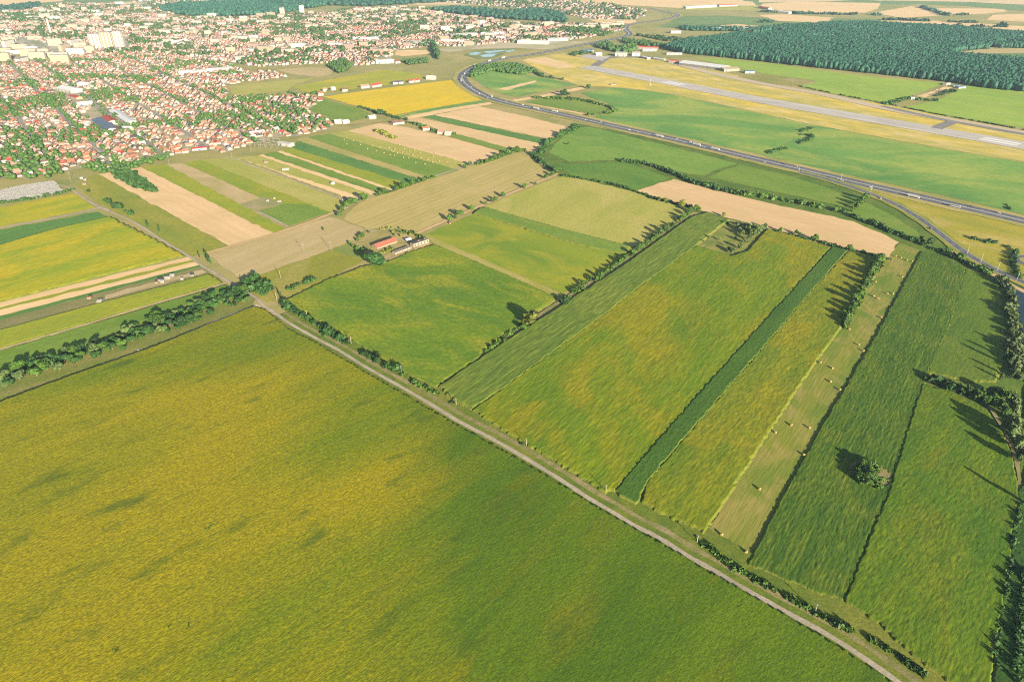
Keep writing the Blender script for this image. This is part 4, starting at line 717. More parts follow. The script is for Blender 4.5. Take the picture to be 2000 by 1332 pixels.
# belt of trees west of the crossing
BELT = []
Bt = GP([(-15, 738), (60, 708), (130, 684), (200, 665), (300, 625), (400, 585), (472, 562), (486, 590), (400, 624), (320, 656), (240, 684), (160, 708), (80, 736), (-15, 772)])
for x, y in scatter(Bt, 9.3, .45):
    k = vnoise(np.array([x]), np.array([y]), 40, 30, 77)[0]
    if k > .1: BELT.append((x, y, k))
for x, y, k in BELT:
    big = random.random(); q = random.random()
    mt, lb = ((L_DARK, 'dark green tree in the tree belt by the crossing') if q < .62 else (L_GREEN, 'mid green tree in the tree belt by the crossing') if q < .97 else (L_SILV, 'greyish tree in the tree belt by the crossing'))
    if x < -330 and random.random() < .22: mt, lb = L_SILV, 'greyish tree in the tree belt by the crossing'
    tree((x, y), 3.6+5.5*big*(.35+k), 1.35+.4*random.random(), 'round', mt, label=lb, group='trees of the belt beside the sunflower crop')
hedge([(-20, 752), (60, 722), (130, 698), (200, 678), (300, 636)], 8, 2.6, L_DARK, 'dark undergrowth beneath the western half of the tree belt', name='undergrowth', cat='undergrowth', dens=1.3, gap=.12)
hedge([(300, 640), (400, 600), (450, 578), (482, 572)], 9, 2.8, L_DARK, 'dark undergrowth beneath the tree belt next to the crossing', name='undergrowth', cat='undergrowth', dens=1.3, gap=.1)
# copse in the wild plot
trees([(1440, 447, 7), (1452, 452, 7), (1448, 460, 8), (1460, 458, 9), (1468, 450, 9), (1476, 448, 8), (1480, 456, 9), (1470, 463, 9), (1462, 470, 8), (1455, 476, 7), (1444, 486, 8), (1430, 496, 8), (1424, 490, 6), (1488, 450, 8), (1494, 446, 7), (1436, 468, 5), (1415, 480, 4), (1405, 470, 4), (1385, 466, 5), (1374, 474, 3.5)], 'greyish green tree of the copse in the wild plot', 'trees of the wild copse', mat=L_SILV, w=.95)
# thicket in the maize
trees([(1674, 930, 5), (1680, 918, 5.5), (1690, 912, 6), (1688, 928, 7), (1698, 925, 6), (1704, 938, 6), (1702, 912, 5), (1678, 942, 5), (1692, 947, 6), (1708, 950, 5), (1716, 955, 4), (1720, 940, 3.5), (1712, 922, 4), (1684, 936, 6), (1696, 936, 7), (1670, 920, 4)], 'dense green tree of the thicket inside the maize', 'trees of the maize thicket', w=1.35)
S('clearing', [(1712, 906), (1738, 900), (1750, 912), (1742, 942), (1728, 960), (1712, 952), (1712, 930)], M_DIRT2, 'dry clearing beside the maize thicket', 'clearing')
# tall trees by the canal
trees([(1968, 846, 11), (1972, 862, 12.5), (1978, 850, 12), (1984, 880, 12), (1960, 838, 9), (1990, 905, 10)], 'tall tree at the canal corner throwing a long shadow', 'tall trees at the canal corner', 'round', L_SILV, w=.75)
trees([(1820, 742, 5), (1832, 748, 4.5), (1846, 752, 5), (1858, 758, 5), (1870, 762, 5.5), (1878, 770, 5), (1890, 772, 7), (1900, 776, 8), (1908, 782, 8), (1918, 778, 7), (1924, 790, 7), (1936, 786, 8), (1944, 796, 9), (1932, 770, 8), (1950, 776, 9), (1960, 784, 9), (1954, 800, 9), (1962, 812, 9)], 'bushy tree in the dark group beside the reed bank', 'trees beside the reed bank', mat=L_GREEN)
trees([(1962, 700, 9), (1970, 716, 10), (1964, 676, 8), (1974, 740, 9), (1954, 742, 7), (2000, 985, 11)], 'tall slender tree rising from the reed bank', 'tall slender trees of the reed bank', 'tall', L_SILV, w=.8)
trees([(1678, 402, 9), (1684, 396, 10), (1690, 391, 9), (1672, 408, 9), (1664, 414, 8)], 'tree in the clump by the slip road junction', 'trees by the junction', mat=L_GREEN)
trees([(1555, 458, 6), (1560, 462, 5), (1585, 470, 6), (1592, 470, 7), (1524, 453, 5), (1659, 492, 9)], 'tree in the hedge below the bent straw field', 'trees in the straw field hedge')
trees([(1331, 405, 9), (1288, 393, 6), (1300, 396, 6), (1360, 410, 7), (1413, 424, 5)], 'tree in the hedge above the rowed maize', 'trees in the olive field hedge', mat=L_YEL)
trees([(1096, 264, 9), (1122, 258, 8), (1110, 284, 6), (1068, 290, 7), (1064, 300, 7)], 'tree on the bank of the meander', 'trees on the meander bank')
trees([(1798, 471, 6), (1815, 480, 9), (1874, 508, 8), (1920, 526, 7), (1935, 534, 7), (1850, 496, 7)], 'tree in the hedge beside the slip road', 'trees by the slip road')
trees([(744, 226, 12), (752, 224, 9), (1103, 184, 12), (1110, 188, 10), (1149, 174, 10), (1098, 188, 11)], 'dark tree clumped at a field corner near the motorway', 'dark trees near the motorway', mat=L_DARK, w=1.2)
# weeds standing in the big sunflower crop
for x, y, r_, q in WEEDS[:9]:
    p = G(x, y); bush(p, 1.6, r_*.62, L_GREEN, 'patch of dark green weeds inside the vast sunflower crop', 'weed patches in the sunflowers', 'weed_patch').scale = (r_*.55, r_*.3, 2.6)
rr = random.Random(4)
for x, y in [(1790, 880), (1810, 900), (1840, 885), (1855, 900), (1885, 905), (1870, 935), (1905, 900), (1865, 870), (1895, 870), (1810, 1085), (1800, 1150), (1870, 1085), (1915, 1165), (1890, 1165), (1820, 1200), (1860, 1200), (1795, 1195), (1860, 1275), (1890, 1270), (1830, 1240), (1705, 1100), (1840, 850), (1850, 840), (1880, 850)]:
    bush(G(x, y), 1.8, 2+1.2*rr.random(), L_DARK, 'dark green tuft among the weedy sunflowers', 'dark tufts in the corner crop', 'weed_tuft')
# ------------------------------------------------------------------ town
ROOFC = [('terracotta', (.20, .085, .05)), ('faded pink', (.22, .13, .10)), ('bright red', (.24, .04, .03)), ('brown', (.10, .06, .045)), ('dark grey', (.05, .05, .06)), ('pale grey', (.27, .255, .24))]
MROOF = [plain(n+' roof tiles', c, .85, .25, .6) for n, c in ROOFC]
MWALL = [plain(n+' plaster', c, .9, .1, .3) for n, c in (('white', (.24, .22, .195)), ('cream', (.21, .17, .125)), ('grey', (.14, .13, .12)), ('pinkish', (.19, .14, .115)))]
M_PANE = plain('window glass', (.05, .06, .075), .15, .2)
M_STREET = field_mat('town street', (.20, .185, .175), (.16, .15, .14), None, None, 0, (.02, .02), (.1, .1), bump=0)
SU = (G(325, 310)-G(135, 165)); SU = np.array([SU.x, SU.y]); SU /= np.linalg.norm(SU); SV = np.array([-SU[1], SU[0]]); YAW = math.atan2(SU[1], SU[0])
ZA = [(-60, 108), (-60, 352), (60, 346), (128, 336), (190, 325), (225, 330), (250, 319), (330, 305), (400, 293), (440, 300), (480, 286), (545, 270), (580, 268), (648, 252), (640, 236), (600, 216), (628, 196), (600, 186), (530, 190), (445, 190), (438, 168), (480, 160), (560, 152), (540, 140), (480, 140), (420, 118), (300, 104), (0, 104)]
ZB = [(-80, 24), (-80, 104), (0, 104), (300, 104), (420, 118), (500, 131), (540, 130), (640, 124), (690, 130), (765, 124), (765, 100), (850, 90), (900, 92), (985, 84), (1060, 84), (1150, 74), (1216, 60), (1216, 50), (1120, 47), (1000, 46), (900, 30), (830, 17), (700, 16), (640, 26), (560, 30), (440, 36), (340, 34), (310, 26), (300, 14), (200, 8), (120, 8), (60, 20)]
ZC = [(860, 4), (1000, 16), (1100, 28), (1150, 38), (1240, 40), (1262, 30), (1260, 20), (1180, 8), (1050, -2), (900, -6)]
ZD = [(300, 12), (310, 26), (420, 34), (440, 10), (640, 8), (640, 0), (400, 0), (250, 2)]
HOLES = [[(447, 171), (500, 163), (560, 158), (640, 152), (575, 168), (560, 178), (470, 187), (455, 186)], [(540, 137), (590, 132), (650, 134), (648, 146), (620, 152), (565, 145)],
    [(158, 222), (200, 214), (262, 240), (262, 256), (216, 262)], [(108, 178), (140, 168), (188, 196), (186, 216), (150, 210)], [(0, 76), (50, 74), (135, 98), (135, 122), (0, 124)],
    [(180, 74), (250, 72), (256, 96), (184, 98)], [(495, 272), (550, 264), (560, 282), (500, 296)], [(310, 24), (350, 13), (430, 9), (560, 7), (640, 2), (660, 8), (560, 27), (440, 35)],
    [(772, 98), (838, 97), (842, 112), (770, 112)], [(735, 112), (775, 112), (775, 128), (735, 128)], [(840, 24), (960, 22), (1052, 42), (900, 32)]]
MH = [(380, 287, 426, 297), (205, 285, 240, 292)]
m = NT('town gardens'); cc = m.mix(m.noise(m.coord(YAW, (.02, .05, 1)), 1, 5, .65), (.30, .24, .17), (.19, .18, .08)); cc = m.mix(m.scale(m.noise(m.coord(), .01, 4, .6, .5, .66), .7), cc, (.27, .25, .22)); M_GARD = m.done(cc)
S('town_ground', ZA, M_GARD, 'gardens and yards between the houses of the near suburb', 'ground')
m = NT('city ground'); cc = m.mix(m.noise(m.coord(YAW, (.008, .02, 1)), 1, 5, .65), (.33, .28, .24), (.15, .16, .085)); M_CITY = m.done(cc)
S('town_ground', ZB, M_CITY, 'streets and yards of the far city', 'ground'); S('town_ground', ZC, M_CITY, 'gardens of the farthest suburb', 'ground'); S('town_ground', ZD, M_CITY, 'ground of the far city edge', 'ground')
def clear(x, y):
    k = np.ones(x.shape, bool)
    for h in HOLES: k &= ~inside(GP(h), x, y)
    return k
# streets of the near suburb
o0 = np.array(G(135, 165)[:2]); SP_ = 78.0
PA = GP(ZA)
def su(p): return p@np.stack([SU, SV], 1)
UV = (PA-o0)@np.stack([SU, SV], 1); ns = 0
NAMED = {0: 'straight tree lined street running down to the strip fields', 2: 'street beside the white warehouses', -3: 'street leading to the cemetery'}
for k in range(int(UV[:, 1].min()/SP_)-1, int(UV[:, 1].max()/SP_)+2):
    us = np.arange(UV[:, 0].min(), UV[:, 0].max(), 6.0); P = o0+us[:, None]*SU+(k*SP_+2.5*np.sin(us/90+k))[:, None]*SV
    ok = inside(PA, P[:, 0], P[:, 1]); run = []
    for i in range(len(us)+1):
        if i < len(us) and ok[i]: run.append(i)
        else:
            if len(run) > 20:
                ribbon('street', P[run], 9 if k in (0, -3) else 6, M_STREET, NAMED.get(k, 'narrow grey street between rows of suburban houses'), 'street').__setitem__('group', 'streets of the near suburb')
            run = []
cx_ = [p for p in np.arange(UV[:, 0].min(), UV[:, 0].max(), 190)]
for u0 in cx_:
    vs = np.arange(UV[:, 1].min(), UV[:, 1].max(), 6.0); P = o0+u0*SU+vs[:, None]*SV; ok = inside(PA, P[:, 0], P[:, 1]); run = []
    for i in range(len(vs)+1):
        if i < len(vs) and ok[i]: run.append(i)
        else:
            if len(run) > 20: ribbon('street', P[run], 5, M_STREET, 'cross street joining the suburban streets', 'street')['group'] = 'cross streets of the near suburb'
            run = []
# house sites
H_ = []   # x, y, yaw, w, d, wallh, roofh, roof, wall, hip
r = np.random.default_rng(21)
RW = np.array([.30, .36, .05, .12, .06, .11]); WWt = np.array([.45, .3, .12, .13])
def sites(poly, rows, pitch, wr, dr, hr, keep, yawj=.05, base=None, org=o0, sv=SV, su_=SU):
    P = GP(poly); Q = (P-org)@np.stack([su_, sv], 1); out = []
    for v0 in rows(Q[:, 1].min(), Q[:, 1].max()):
        u = Q[:, 0].min()+r.random()*pitch
        while u < Q[:, 0].max():
            u += pitch*(.75+.6*r.random())
            if r.random() > keep: continue
            p = org+u*su_+(v0+r.normal()*2.2)*sv; out.append(p)
    out = np.array(out); k = inside(P, out[:, 0], out[:, 1]) & clear(out[:, 0], out[:, 1]); out = out[k]
    for p in out:
        w, d = wr[0]+(wr[1]-wr[0])*r.random(), dr[0]+(dr[1]-dr[0])*r.random()
        H_.append((p[0], p[1], YAW+(0 if r.random() < .6 else math.pi/2)+r.normal()*yawj, w, d, hr[0]+(hr[1]-hr[0])*r.random()**1.6, 1.8+1.8*r.random(), r.choice(6, p=RW), r.choice(4, p=WWt), r.random() < .4))
def rowsA(a, b):
    for k in range(int(a/SP_)-1, int(b/SP_)+2):
        yield k*SP_-11; yield k*SP_+11; yield k*SP_-24; yield k*SP_+24; yield k*SP_+38
sites(ZA, rowsA, 14, (8, 12), (7, 9.5), (2.8, 4.2), .88)
nA = len(H_)
sites(ZB, lambda a, b: np.arange(a, b, 15.5), 15, (8, 13), (7.5, 10), (3, 6.5), .88, .12)
sites(ZC, lambda a, b: np.arange(a, b, 28), 26, (9, 15), (9, 12), (3.2, 6), .75, .2)
sites(ZD, lambda a, b: np.arange(a, b, 42), 40, (12, 22), (10, 14), (4, 9), .7, .2)
H = np.array([(h[0], h[1], h[2], h[3], h[4], h[5], h[6], h[7], h[8], h[9]) for h in H_], float)
dist = np.hypot(H[:, 0], H[:, 1]); H = H[np.argsort(dist)]
NEAR, REST = H[:290], H[290:]
def house_arrays(A, mat_off=len(MROOF)):
    n = len(A); w, d, hw, hr, hip = A[:, 3]/2, A[:, 4]/2, A[:, 5], A[:, 6], A[:, 9]; ri = w*np.where(hip > .5, .55, 1.0); z0 = np.zeros(n)-.1
    loc = np.stack([np.stack([-w, -d, z0], 1), np.stack([w, -d, z0], 1), np.stack([w, d, z0], 1), np.stack([-w, d, z0], 1), np.stack([-w, -d, hw], 1), np.stack([w, -d, hw], 1), np.stack([w, d, hw], 1), np.stack([-w, d, hw], 1), np.stack([-ri, z0*0, hw+hr], 1), np.stack([ri, z0*0, hw+hr], 1)], 1)
    c, s = np.cos(A[:, 2])[:, None], np.sin(A[:, 2])[:, None]; x = loc[:, :, 0]*c-loc[:, :, 1]*s+A[:, 0:1]; y = loc[:, :, 0]*s+loc[:, :, 1]*c+A[:, 1:2]
    V = np.stack([x, y, loc[:, :, 2]], 2).reshape(-1, 3); b = (np.arange(n)*10)[:, None]
    q = np.concatenate([b+np.array(f)[None] for f in ([0,1,5,4],[1,2,6,5],[2,3,7,6],[3,0,4,7])]); rq = np.concatenate([b+np.array(f)[None] for f in ([4,5,9,8],[6,7,8,9])]); t = np.concatenate([b+np.array(f)[None] for f in ([5,6,9],[7,4,8])])
    wi, ro = A[:, 8].astype(int)+mat_off, A[:, 7].astype(int); gt = np.where(hip > .5, ro, wi)
    return V, [np.concatenate([q, rq]), t], np.concatenate([np.tile(wi, 4), np.tile(ro, 2), np.tile(gt, 2)])
V, F, MI = house_arrays(REST)
link('town_houses', mesh_np('town_houses', V, F, MI), None, MROOF+MWALL, label='countless small red roofed houses spreading into the far city', cat='houses', kind='stuff')
# the nearest houses, each a thing
HM = {}
def house_mesh(wv, ro, wa, hip):
    k = (wv, ro, wa, hip)
    if k not in HM:
        w, d, hw, hr = (4.4, 5.2, 6.1)[wv], (3.9, 4.2, 4.1)[wv], (3.2, 3.6, 3.1)[wv], (2.6, 3.0, 2.4)[wv]; b = MB(); ri = w*.5 if hip else w
        b.add([(-w,-d,-.2),(w,-d,-.2),(w,d,-.2),(-w,d,-.2),(-w,-d,hw),(w,-d,hw),(w,d,hw),(-w,d,hw),(-ri,0,hw+hr-.1),(ri,0,hw+hr-.1)], [(0,1,5,4),(1,2,6,5),(2,3,7,6),(3,0,4,7)]+([] if hip else [(5,6,9),(7,4,8)]))
        wm = b.mesh('wall'); wm.materials.append(MWALL[wa]); e, g, y = w+.45, d+.55, hw-.25; rr_ = ri+(.0 if hip else .45); c = MB()
        for dz in (0, .22):
            c.add([(-e,-g,y+dz),(e,-g,y+dz),(e,g,y+dz),(-e,g,y+dz),(-rr_,0,hw+hr+dz),(rr_,0,hw+hr+dz)], [(0,1,5,4),(2,3,4,5)]+([(1,2,5),(3,0,4)] if hip else []))
        c.add([(-e,-g,y),(e,-g,y),(e,g,y),(-e,g,y),(-e,-g,y+.22),(e,-g,y+.22),(e,g,y+.22),(-e,g,y+.22)], [(0,1,5,4),(1,2,6,5),(2,3,7,6),(3,0,4,7)] if hip else [(0,1,5,4),(2,3,7,6)])
        rm = c.mesh('roof'); rm.materials.append(MROOF[ro])
        ch = MB(); ch.box((w*.35, d*.3, hw+hr*.9), (.7, .7, 1.8)); cm = ch.mesh('chimney'); cm.materials.append(MWALL[2])
        nm = None; HM[k] = (wm, rm, cm, nm)
    return HM[k]
LMK = [((60, 350), 'beside the cemetery'), ((40, 300), 'under the trees on the west road'), ((150, 335), 'at the foot of the avenue'), ((225, 325), 'at the tip of the broad straw strip'), ((300, 305), 'facing the striped fields'), ((400, 290), 'by the large bright red roof'), ((480, 283), 'beside the substation'), ((560, 272), 'near the white hall'), ((620, 258), 'facing the long green strips'), ((630, 240), 'on the last lane before the straw'), ((600, 222), 'at the outer corner of the suburb'), ((200, 250), 'next to the white warehouses'), ((300, 260), 'in the middle of the suburb'), ((420, 240), 'in the dense rows of the suburb'), ((120, 290), 'along the tree lined street')]
LP_ = GP([q[0] for q in LMK])
for h in NEAR:
    wv = 0 if h[3] < 9.6 else 1 if h[3] < 11 else 2; ro, wa, hip = int(h[7]), int(h[8]), bool(h[9]); wm, rm, cm, nm = house_mesh(wv, ro, wa, hip)
    i = int(np.argmin(np.hypot(*(LP_-h[:2]).T)))
    lb = f"{('small', 'medium', 'long')[wv]} {('white', 'cream', 'grey', 'pinkish')[wa]} house, {'hipped' if hip else 'gabled'} {ROOFC[ro][0]} roof {LMK[i][1]}"
    t = empty('house', (h[0], h[1], 0), h[2], label=lb, cat='house', group='houses of the near suburb')
    link('wall', wm, t); rf = link('roof', rm, t)
    if (int(h[0]*7) % 3) == 0: link('chimney', cm, rf)
# garden and street trees of the town: the nearest one by one, the rest as masses
def town_trees(poly, sp, thr, seed, near=True):
    xy = scatter(poly, sp, .6, HOLES); k = vnoise(xy[:, 0], xy[:, 1], 95, 60, seed) + .35*(r.random(len(xy))-.5) > thr
    return xy[k]
TA = town_trees(ZA, 10.5, .655, 41); avenue = []
for kk, off in ((0, 7), (0, -7), (-3, 6), (-3, -6), (2, 6), (-1, 5), (3, 5), (5, 5)):
    us = np.arange(UV[:, 0].min(), UV[:, 0].max(), 11.0); us = us+r.normal(size=len(us))*2; P = o0+us[:, None]*SU+(kk*SP_+off+2.5*np.sin(us/90+kk))[:, None]*SV
    avenue.append(P[inside(PA, P[:, 0], P[:, 1]) & (r.random(len(us)) < .42)])
TA = np.concatenate([TA]+avenue+[scatter([(-30, 288), (30, 280), (110, 322), (125, 345), (60, 352), (-30, 350)], 14, .6), scatter([(150, 326), (190, 318), (250, 322), (330, 303), (330, 312), (252, 334), (236, 338), (190, 340)], 10, .5)])
dd = np.hypot(H[:, 0][:, None]-TA[:, 0][None], H[:, 1][:, None]-TA[:, 1][None]).min(0) if len(TA) < 19000 else np.full(len(TA), 9.)
TA = TA[dd > 4.6]; TA = TA[np.argsort(np.hypot(TA[:, 0], TA[:, 1]))]
NT_ = max(0, 300-sum(1 for t in TREES if t.name.split('.')[0] == 'tree'))
for x, y in TA[:NT_]:
    i = int(np.argmin(np.hypot(*(LP_-np.array([x, y])).T))); tree((x, y), 6+5*random.random(), 1.1+.3*random.random(), 'round', L_TOWN, label='bushy garden tree '+LMK[i][1], group='garden trees of the near suburb')
def tt(xy, nm, label, seed, low, lv): blobs(nm, xy, 5+5*r.random(len(xy)), 6+5*r.random(len(xy)), L_TOWN, label, 'trees', seed=seed, low=low, leaves=lv)
tt(TA[NT_:], 'suburb_trees', 'countless green trees in the gardens of the suburb', 61, True, 9)
TB = np.concatenate([town_trees(ZB, 24, .60, 43), town_trees(ZC, 40, .42, 44), town_trees(ZD, 40, .45, 45)])
blobs('city_trees', TB, 8+7*r.random(len(TB)), 11+9*r.random(len(TB)), L_TOWN, 'countless bluish green trees among the far city roofs', 'trees', seed=62, low=True, leaves=5)

# ------------------------------------------------------------------ larger buildings
M_METAL = plain('sheet metal roof', (.38, .38, .39), .5, .12); M_DARKR = plain('dark solar roof', (.05, .06, .09), .4, .2); M_REDR = MROOF[2]; M_WHT = plain('white cladding', (.25, .24, .22), .8, .1); M_CREAM = plain('cream panel concrete', (.21, .18, .14), .9, .1); M_BLUE = plain('blue sheet', (.05, .10, .20), .6, .15)
def px_len(a, b): p, q = G(*a), G(*b); return (q-p).length, math.atan2(q.y-p.y, q.x-p.x), (p+q)/2
def hall(a, b, depth_m, h, roof, wall, label, name='warehouse', pitch=.12, cat='warehouse', doors=True):
    """long gabled hall whose front foot runs from pixel a to pixel b"""
    w, yaw, c = px_len(a, b); t = empty(name, (c.x-math.sin(yaw)*depth_m/2, c.y+math.cos(yaw)*depth_m/2, 0), yaw, label=label, cat=cat)
    d = depth_m/2; hr = d*pitch*2; b_ = MB(); x = w/2
    b_.add([(-x,-d,-.2),(x,-d,-.2),(x,d,-.2),(-x,d,-.2),(-x,-d,h),(x,-d,h),(x,d,h),(-x,d,h),(-x,0,h+hr-.05),(x,0,h+hr-.05)], [(0,1,5,4),(1,2,6,5),(2,3,7,6),(3,0,4,7),(5,6,9),(7,4,8)]); b_.build('wall', wall, t)
    c_ = MB(); e, g = x+.4, d+.5
    for s in (-1, 1): c_.add([(-e,s*g,h-.1),(e,s*g,h-.1),(e,0,h+hr),(-e,0,h+hr),(-e,s*g,h+.2),(e,s*g,h+.2),(e,0,h+hr+.3),(-e,0,h+hr+.3)], [(0,1,2,3),(7,6,5,4),(0,1,5,4),(1,2,6,5),(3,0,4,7)])
    c_.build('roof', roof, t)
    if doors:
        n = max(1, int(w/14))
        for i in range(min(n, 12)):
            q = MB(); q.box((-x+(i+.5)*w/n, -d-.05, h*.36), (min(4.0, w/n*.5), .12, h*.7)); q.build('door', M_BLUE if i % 3 == 0 else MWALL[2], t)
    return t
M_PANEL = [plain('dark balcony panel', (.15, .135, .115), .9, .1), plain('pale balcony panel', (.27, .25, .22), .9, .1)]  # darker and paler panels alternating across the tower fronts
def block(px, w, d, floors, label, wall=None, yaw=None, name='apartment_block', cat='apartment block', vert=False):
    c = G(*px); h = floors*2.9; t = empty(name, (c.x, c.y, 0), YAW if yaw is None else yaw, label=label, cat=cat, group='apartment blocks of the city'); b = MB(); b.box((0, 0, h/2), (w, d, h)); b.build('wall', wall or M_CREAM, t)
    q = MB(); q.box((0, 0, h+.4), (w+.4, d+.4, .8)); q.box((w*.2, 0, h+1.9), (w*.2, d*.4, 2.4)); q.build('roof', MWALL[2], t)
    if vert:
        for k in range(6):
            q = MB(); q.box((-w/2+(k+.5)*w/6, -d/2-.5, h*.5), (w/6*.55, 1.0, h*.94)); q.build('balcony_stack', M_PANEL[k % 2], t)
        for s in (-1, 1):
            q = MB(); q.box((s*(w/2+.4), 0, h*.5), (.8, d*.4, h*.94)); q.build('balcony_stack', M_PANEL[1], t)
    return t
for i, (x, y) in enumerate([(191, 95), (214, 94), (234, 92)]):
    block((x, y), 34, 26, 17 if i else 16, ('white tower block, westernmost of the three tall towers', 'greyish tower block standing between two white towers', 'tallest ribbed tower block, easternmost of three')[i], (M_WHT, MWALL[1], M_WHT)[i], yaw=.15, vert=True)
bl = [(18, 92), (40, 96), (62, 98), (30, 106), (58, 110), (84, 103), (10, 114), (75, 116), (100, 112), (122, 117), (146, 92), (160, 98), (172, 104), (150, 108), (128, 100), (20, 82), (110, 90), (5, 120), (120, 124), (44, 122), (12, 64), (90, 38), (110, 42), (130, 46), (70, 78), (8, 102)]
for i, (x, y) in enumerate(bl): block((x, y), 38+18*random.random(), 12, random.choice((4, 5, 7, 8)), 'pale cream apartment slab in the cluster west of three towers' if y > 70 else 'pale apartment slab in the far west of the city', random.choice((M_CREAM, M_WHT, MWALL[1])), yaw=random.choice((.12, .12, 1.5)))
bl2 = [(553, 34), (591, 29), (510, 33), (530, 34), (700, 22), (720, 20), (738, 19), (752, 20), (764, 22), (788, 17), (806, 36), (690, 40), (610, 56), (640, 52), (830, 60), (870, 62), (528, 96), (558, 100), (584, 98), (604, 98), (520, 104), (575, 104), (350, 66), (372, 68), (330, 86), (392, 38), (415, 36), (405, 38), (270, 22), (235, 12), (245, 16), (290, 20), (1010, 55), (1030, 56), (1050, 58), (1072, 53), (1092, 53), (1112, 54), (1135, 52), (1160, 51), (1185, 53), (1205, 53), (1120, 57), (1150, 57), (1180, 58)]
for i, (x, y) in enumerate(bl2): block((x, y), (22 if i < 2 else 32+22*random.random()), 13, 14 if i < 2 else random.choice((4, 5, 5, 7)), ('lone grey tower block rising before the wooded riverside' if i == 0 else 'lone pale tower block on the city skyline' if i == 1 else 'pale apartment slab in the row by the motorway suburb' if x > 1000 else 'pale apartment slab standing among the far city houses'), random.choice((M_CREAM, M_WHT, MWALL[1])), yaw=random.choice((.1, .1, -.3, 1.4)))
xb = scatter(ZB, 95, .5, HOLES); xb = xb[vnoise(xb[:, 0], xb[:, 1], 420, 300, 91) > .50]
for x, y in xb:
    q = np.array([x, y]); dv = math.hypot(x, y); f_ = random.choice((3, 4, 4, 5, 6))
    o = block((0, 0), 22+16*random.random(), 12, f_, ('low' if f_ < 4 else 'mid height' if f_ < 6 else 'taller')+' pale flat roofed block among the far city houses', random.choice((M_CREAM, M_WHT, MWALL[1], MWALL[3])), yaw=random.choice((.1, .1, -.3, 1.4)), name='city_block'); o.location = (x, y, 0); o['group'] = 'flat roofed blocks of the far city'
# warehouse compound between the two streets
hall((181, 240), (205, 262), 26, 6, M_DARKR, M_WHT, 'white hall with dark panelled roof in the warehouse compound')
hall((197, 236), (212, 246), 20, 7, M_REDR, M_WHT, 'hall with a red roof in the warehouse compound')
hall((214, 222), (250, 246), 18, 6, M_METAL, M_WHT, 'long white hall on the far side of the warehouse compound'); hall((210, 256), (228, 262), 22, 5, MROOF[3], MWALL[1], 'brownish workshop at the corner of the warehouse compound'); hall((238, 256), (262, 256), 16, 5, M_METAL, MWALL[1], 'low pale shed at the lower end of the warehouse compound')
hall((112, 178), (140, 184), 28, 8, M_METAL, M_WHT, 'white sports hall between the two streets'); hall((152, 208), (182, 205), 18, 5, M_METAL, M_WHT, 'flat metal roofed store below the sports hall'); hall((134, 192), (150, 196), 14, 5, M_REDR, MWALL[1], 'small red roofed shop beside the sports hall'); hall((160, 216), (178, 213), 15, 5, M_WHT, MWALL[2], 'white roofed shed below the metal store')
hall((152, 172), (172, 172), 20, 9, M_METAL, M_WHT, 'white block like school beside the upper street', cat='building'); hall((376, 296), (404, 293), 11, 4, M_REDR, M_WHT, 'house sized hall with the large bright red roof', cat='building'); hall((542, 284), (566, 288), 12, 5, M_WHT, M_WHT, 'bright white hall beside the substation'); hall((490, 266), (518, 262), 14, 5, M_METAL, M_WHT, 'white flat store above the substation')
hall((215, 316), (244, 312), 11, 4, plain('mossy roof', (.25, .28, .14), .9, .2), MWALL[1], 'long house with a greenish roof near the straw strip', cat='building'); hall((735, 126), (771, 124), 24, 7, M_METAL, M_WHT, 'large white store at the suburb edge by the meadow'); hall((773, 125), (782, 124), 16, 6, M_REDR, M_WHT, 'small red shop next to the large white store')
for i, (a, b, dm) in enumerate((((350, 148), (420, 142), 18), ((380, 146), (455, 138), 20), ((690, 82), (740, 80), 30), ((705, 90), (730, 88), 26), ((640, 92), (668, 92), 24), ((880, 74), (930, 71), 30), ((940, 71), (985, 70), 30), ((1004, 72), (1030, 74), 26), ((1010, 86), (1070, 88), 28), ((800, 86), (850, 90), 24), ((860, 84), (905, 86), 24), ((1070, 82), (1110, 80), 24), ((320, 90), (370, 84), 30), ((330, 80), (350, 78), 26))):
    hall(a, b, dm, 8, (M_METAL, M_WHT)[i % 2], M_WHT, 'pale industrial hall ' + ('beside the near suburb meadow' if y < 0 or i < 2 else 'in the commercial strip of the far city'), doors=False)['group'] = 'industrial halls of the city'
# white houses between the two yellow fields and the farmsteads
for i, (a, b, dm, ro) in enumerate((((632, 180), (640, 179), 9, 1), ((648, 178), (656, 177), 9, 5), ((669, 180), (679, 179), 11, 3), ((706, 174), (722, 172), 10, 1), ((728, 172), (746, 169), 10, 2), ((768, 166), (777, 165), 9, 4), ((779, 165), (788, 164), 9, 4), ((800, 163), (808, 162), 9, 2), ((812, 162), (820, 160), 9, 2), ((832, 156), (848, 157), 14, 5), ((622, 188), (632, 187), 9, 0))):
    hall(a, b, dm, 5, MROOF[ro], MWALL[0], 'white house '+('with '+ROOFC[ro][0]+' roof in the row between the yellow fields'), name='house', pitch=.35, cat='house', doors=False)['group'] = 'houses between the yellow fields'
for a, b, dm, ro, lb in (((654, 243), (668, 242), 12, 5, 'white barn at the end of the lane above the green strips'), ((671, 243), (683, 241), 10, 5, 'grey roofed shed next to the white barn'), ((722, 234), (735, 232), 10, 5, 'white bungalow below the brightest sunflower field'), ((768, 245), (790, 242), 12, 3, 'brown farmstead at the tip of the pale straw field'), ((826, 256), (840, 255), 10, 0, 'white farmhouse beside the straw band'), ((854, 262), (868, 263), 11, 1, 'long white farm building near the green wedge'), ((868, 265), (879, 266), 10, 5, 'grey farm shed near the green wedge')):
    hall(a, b, dm, 4, MROOF[ro], MWALL[0], lb, name='farm_building', pitch=.3, cat='farm building', doors=False)
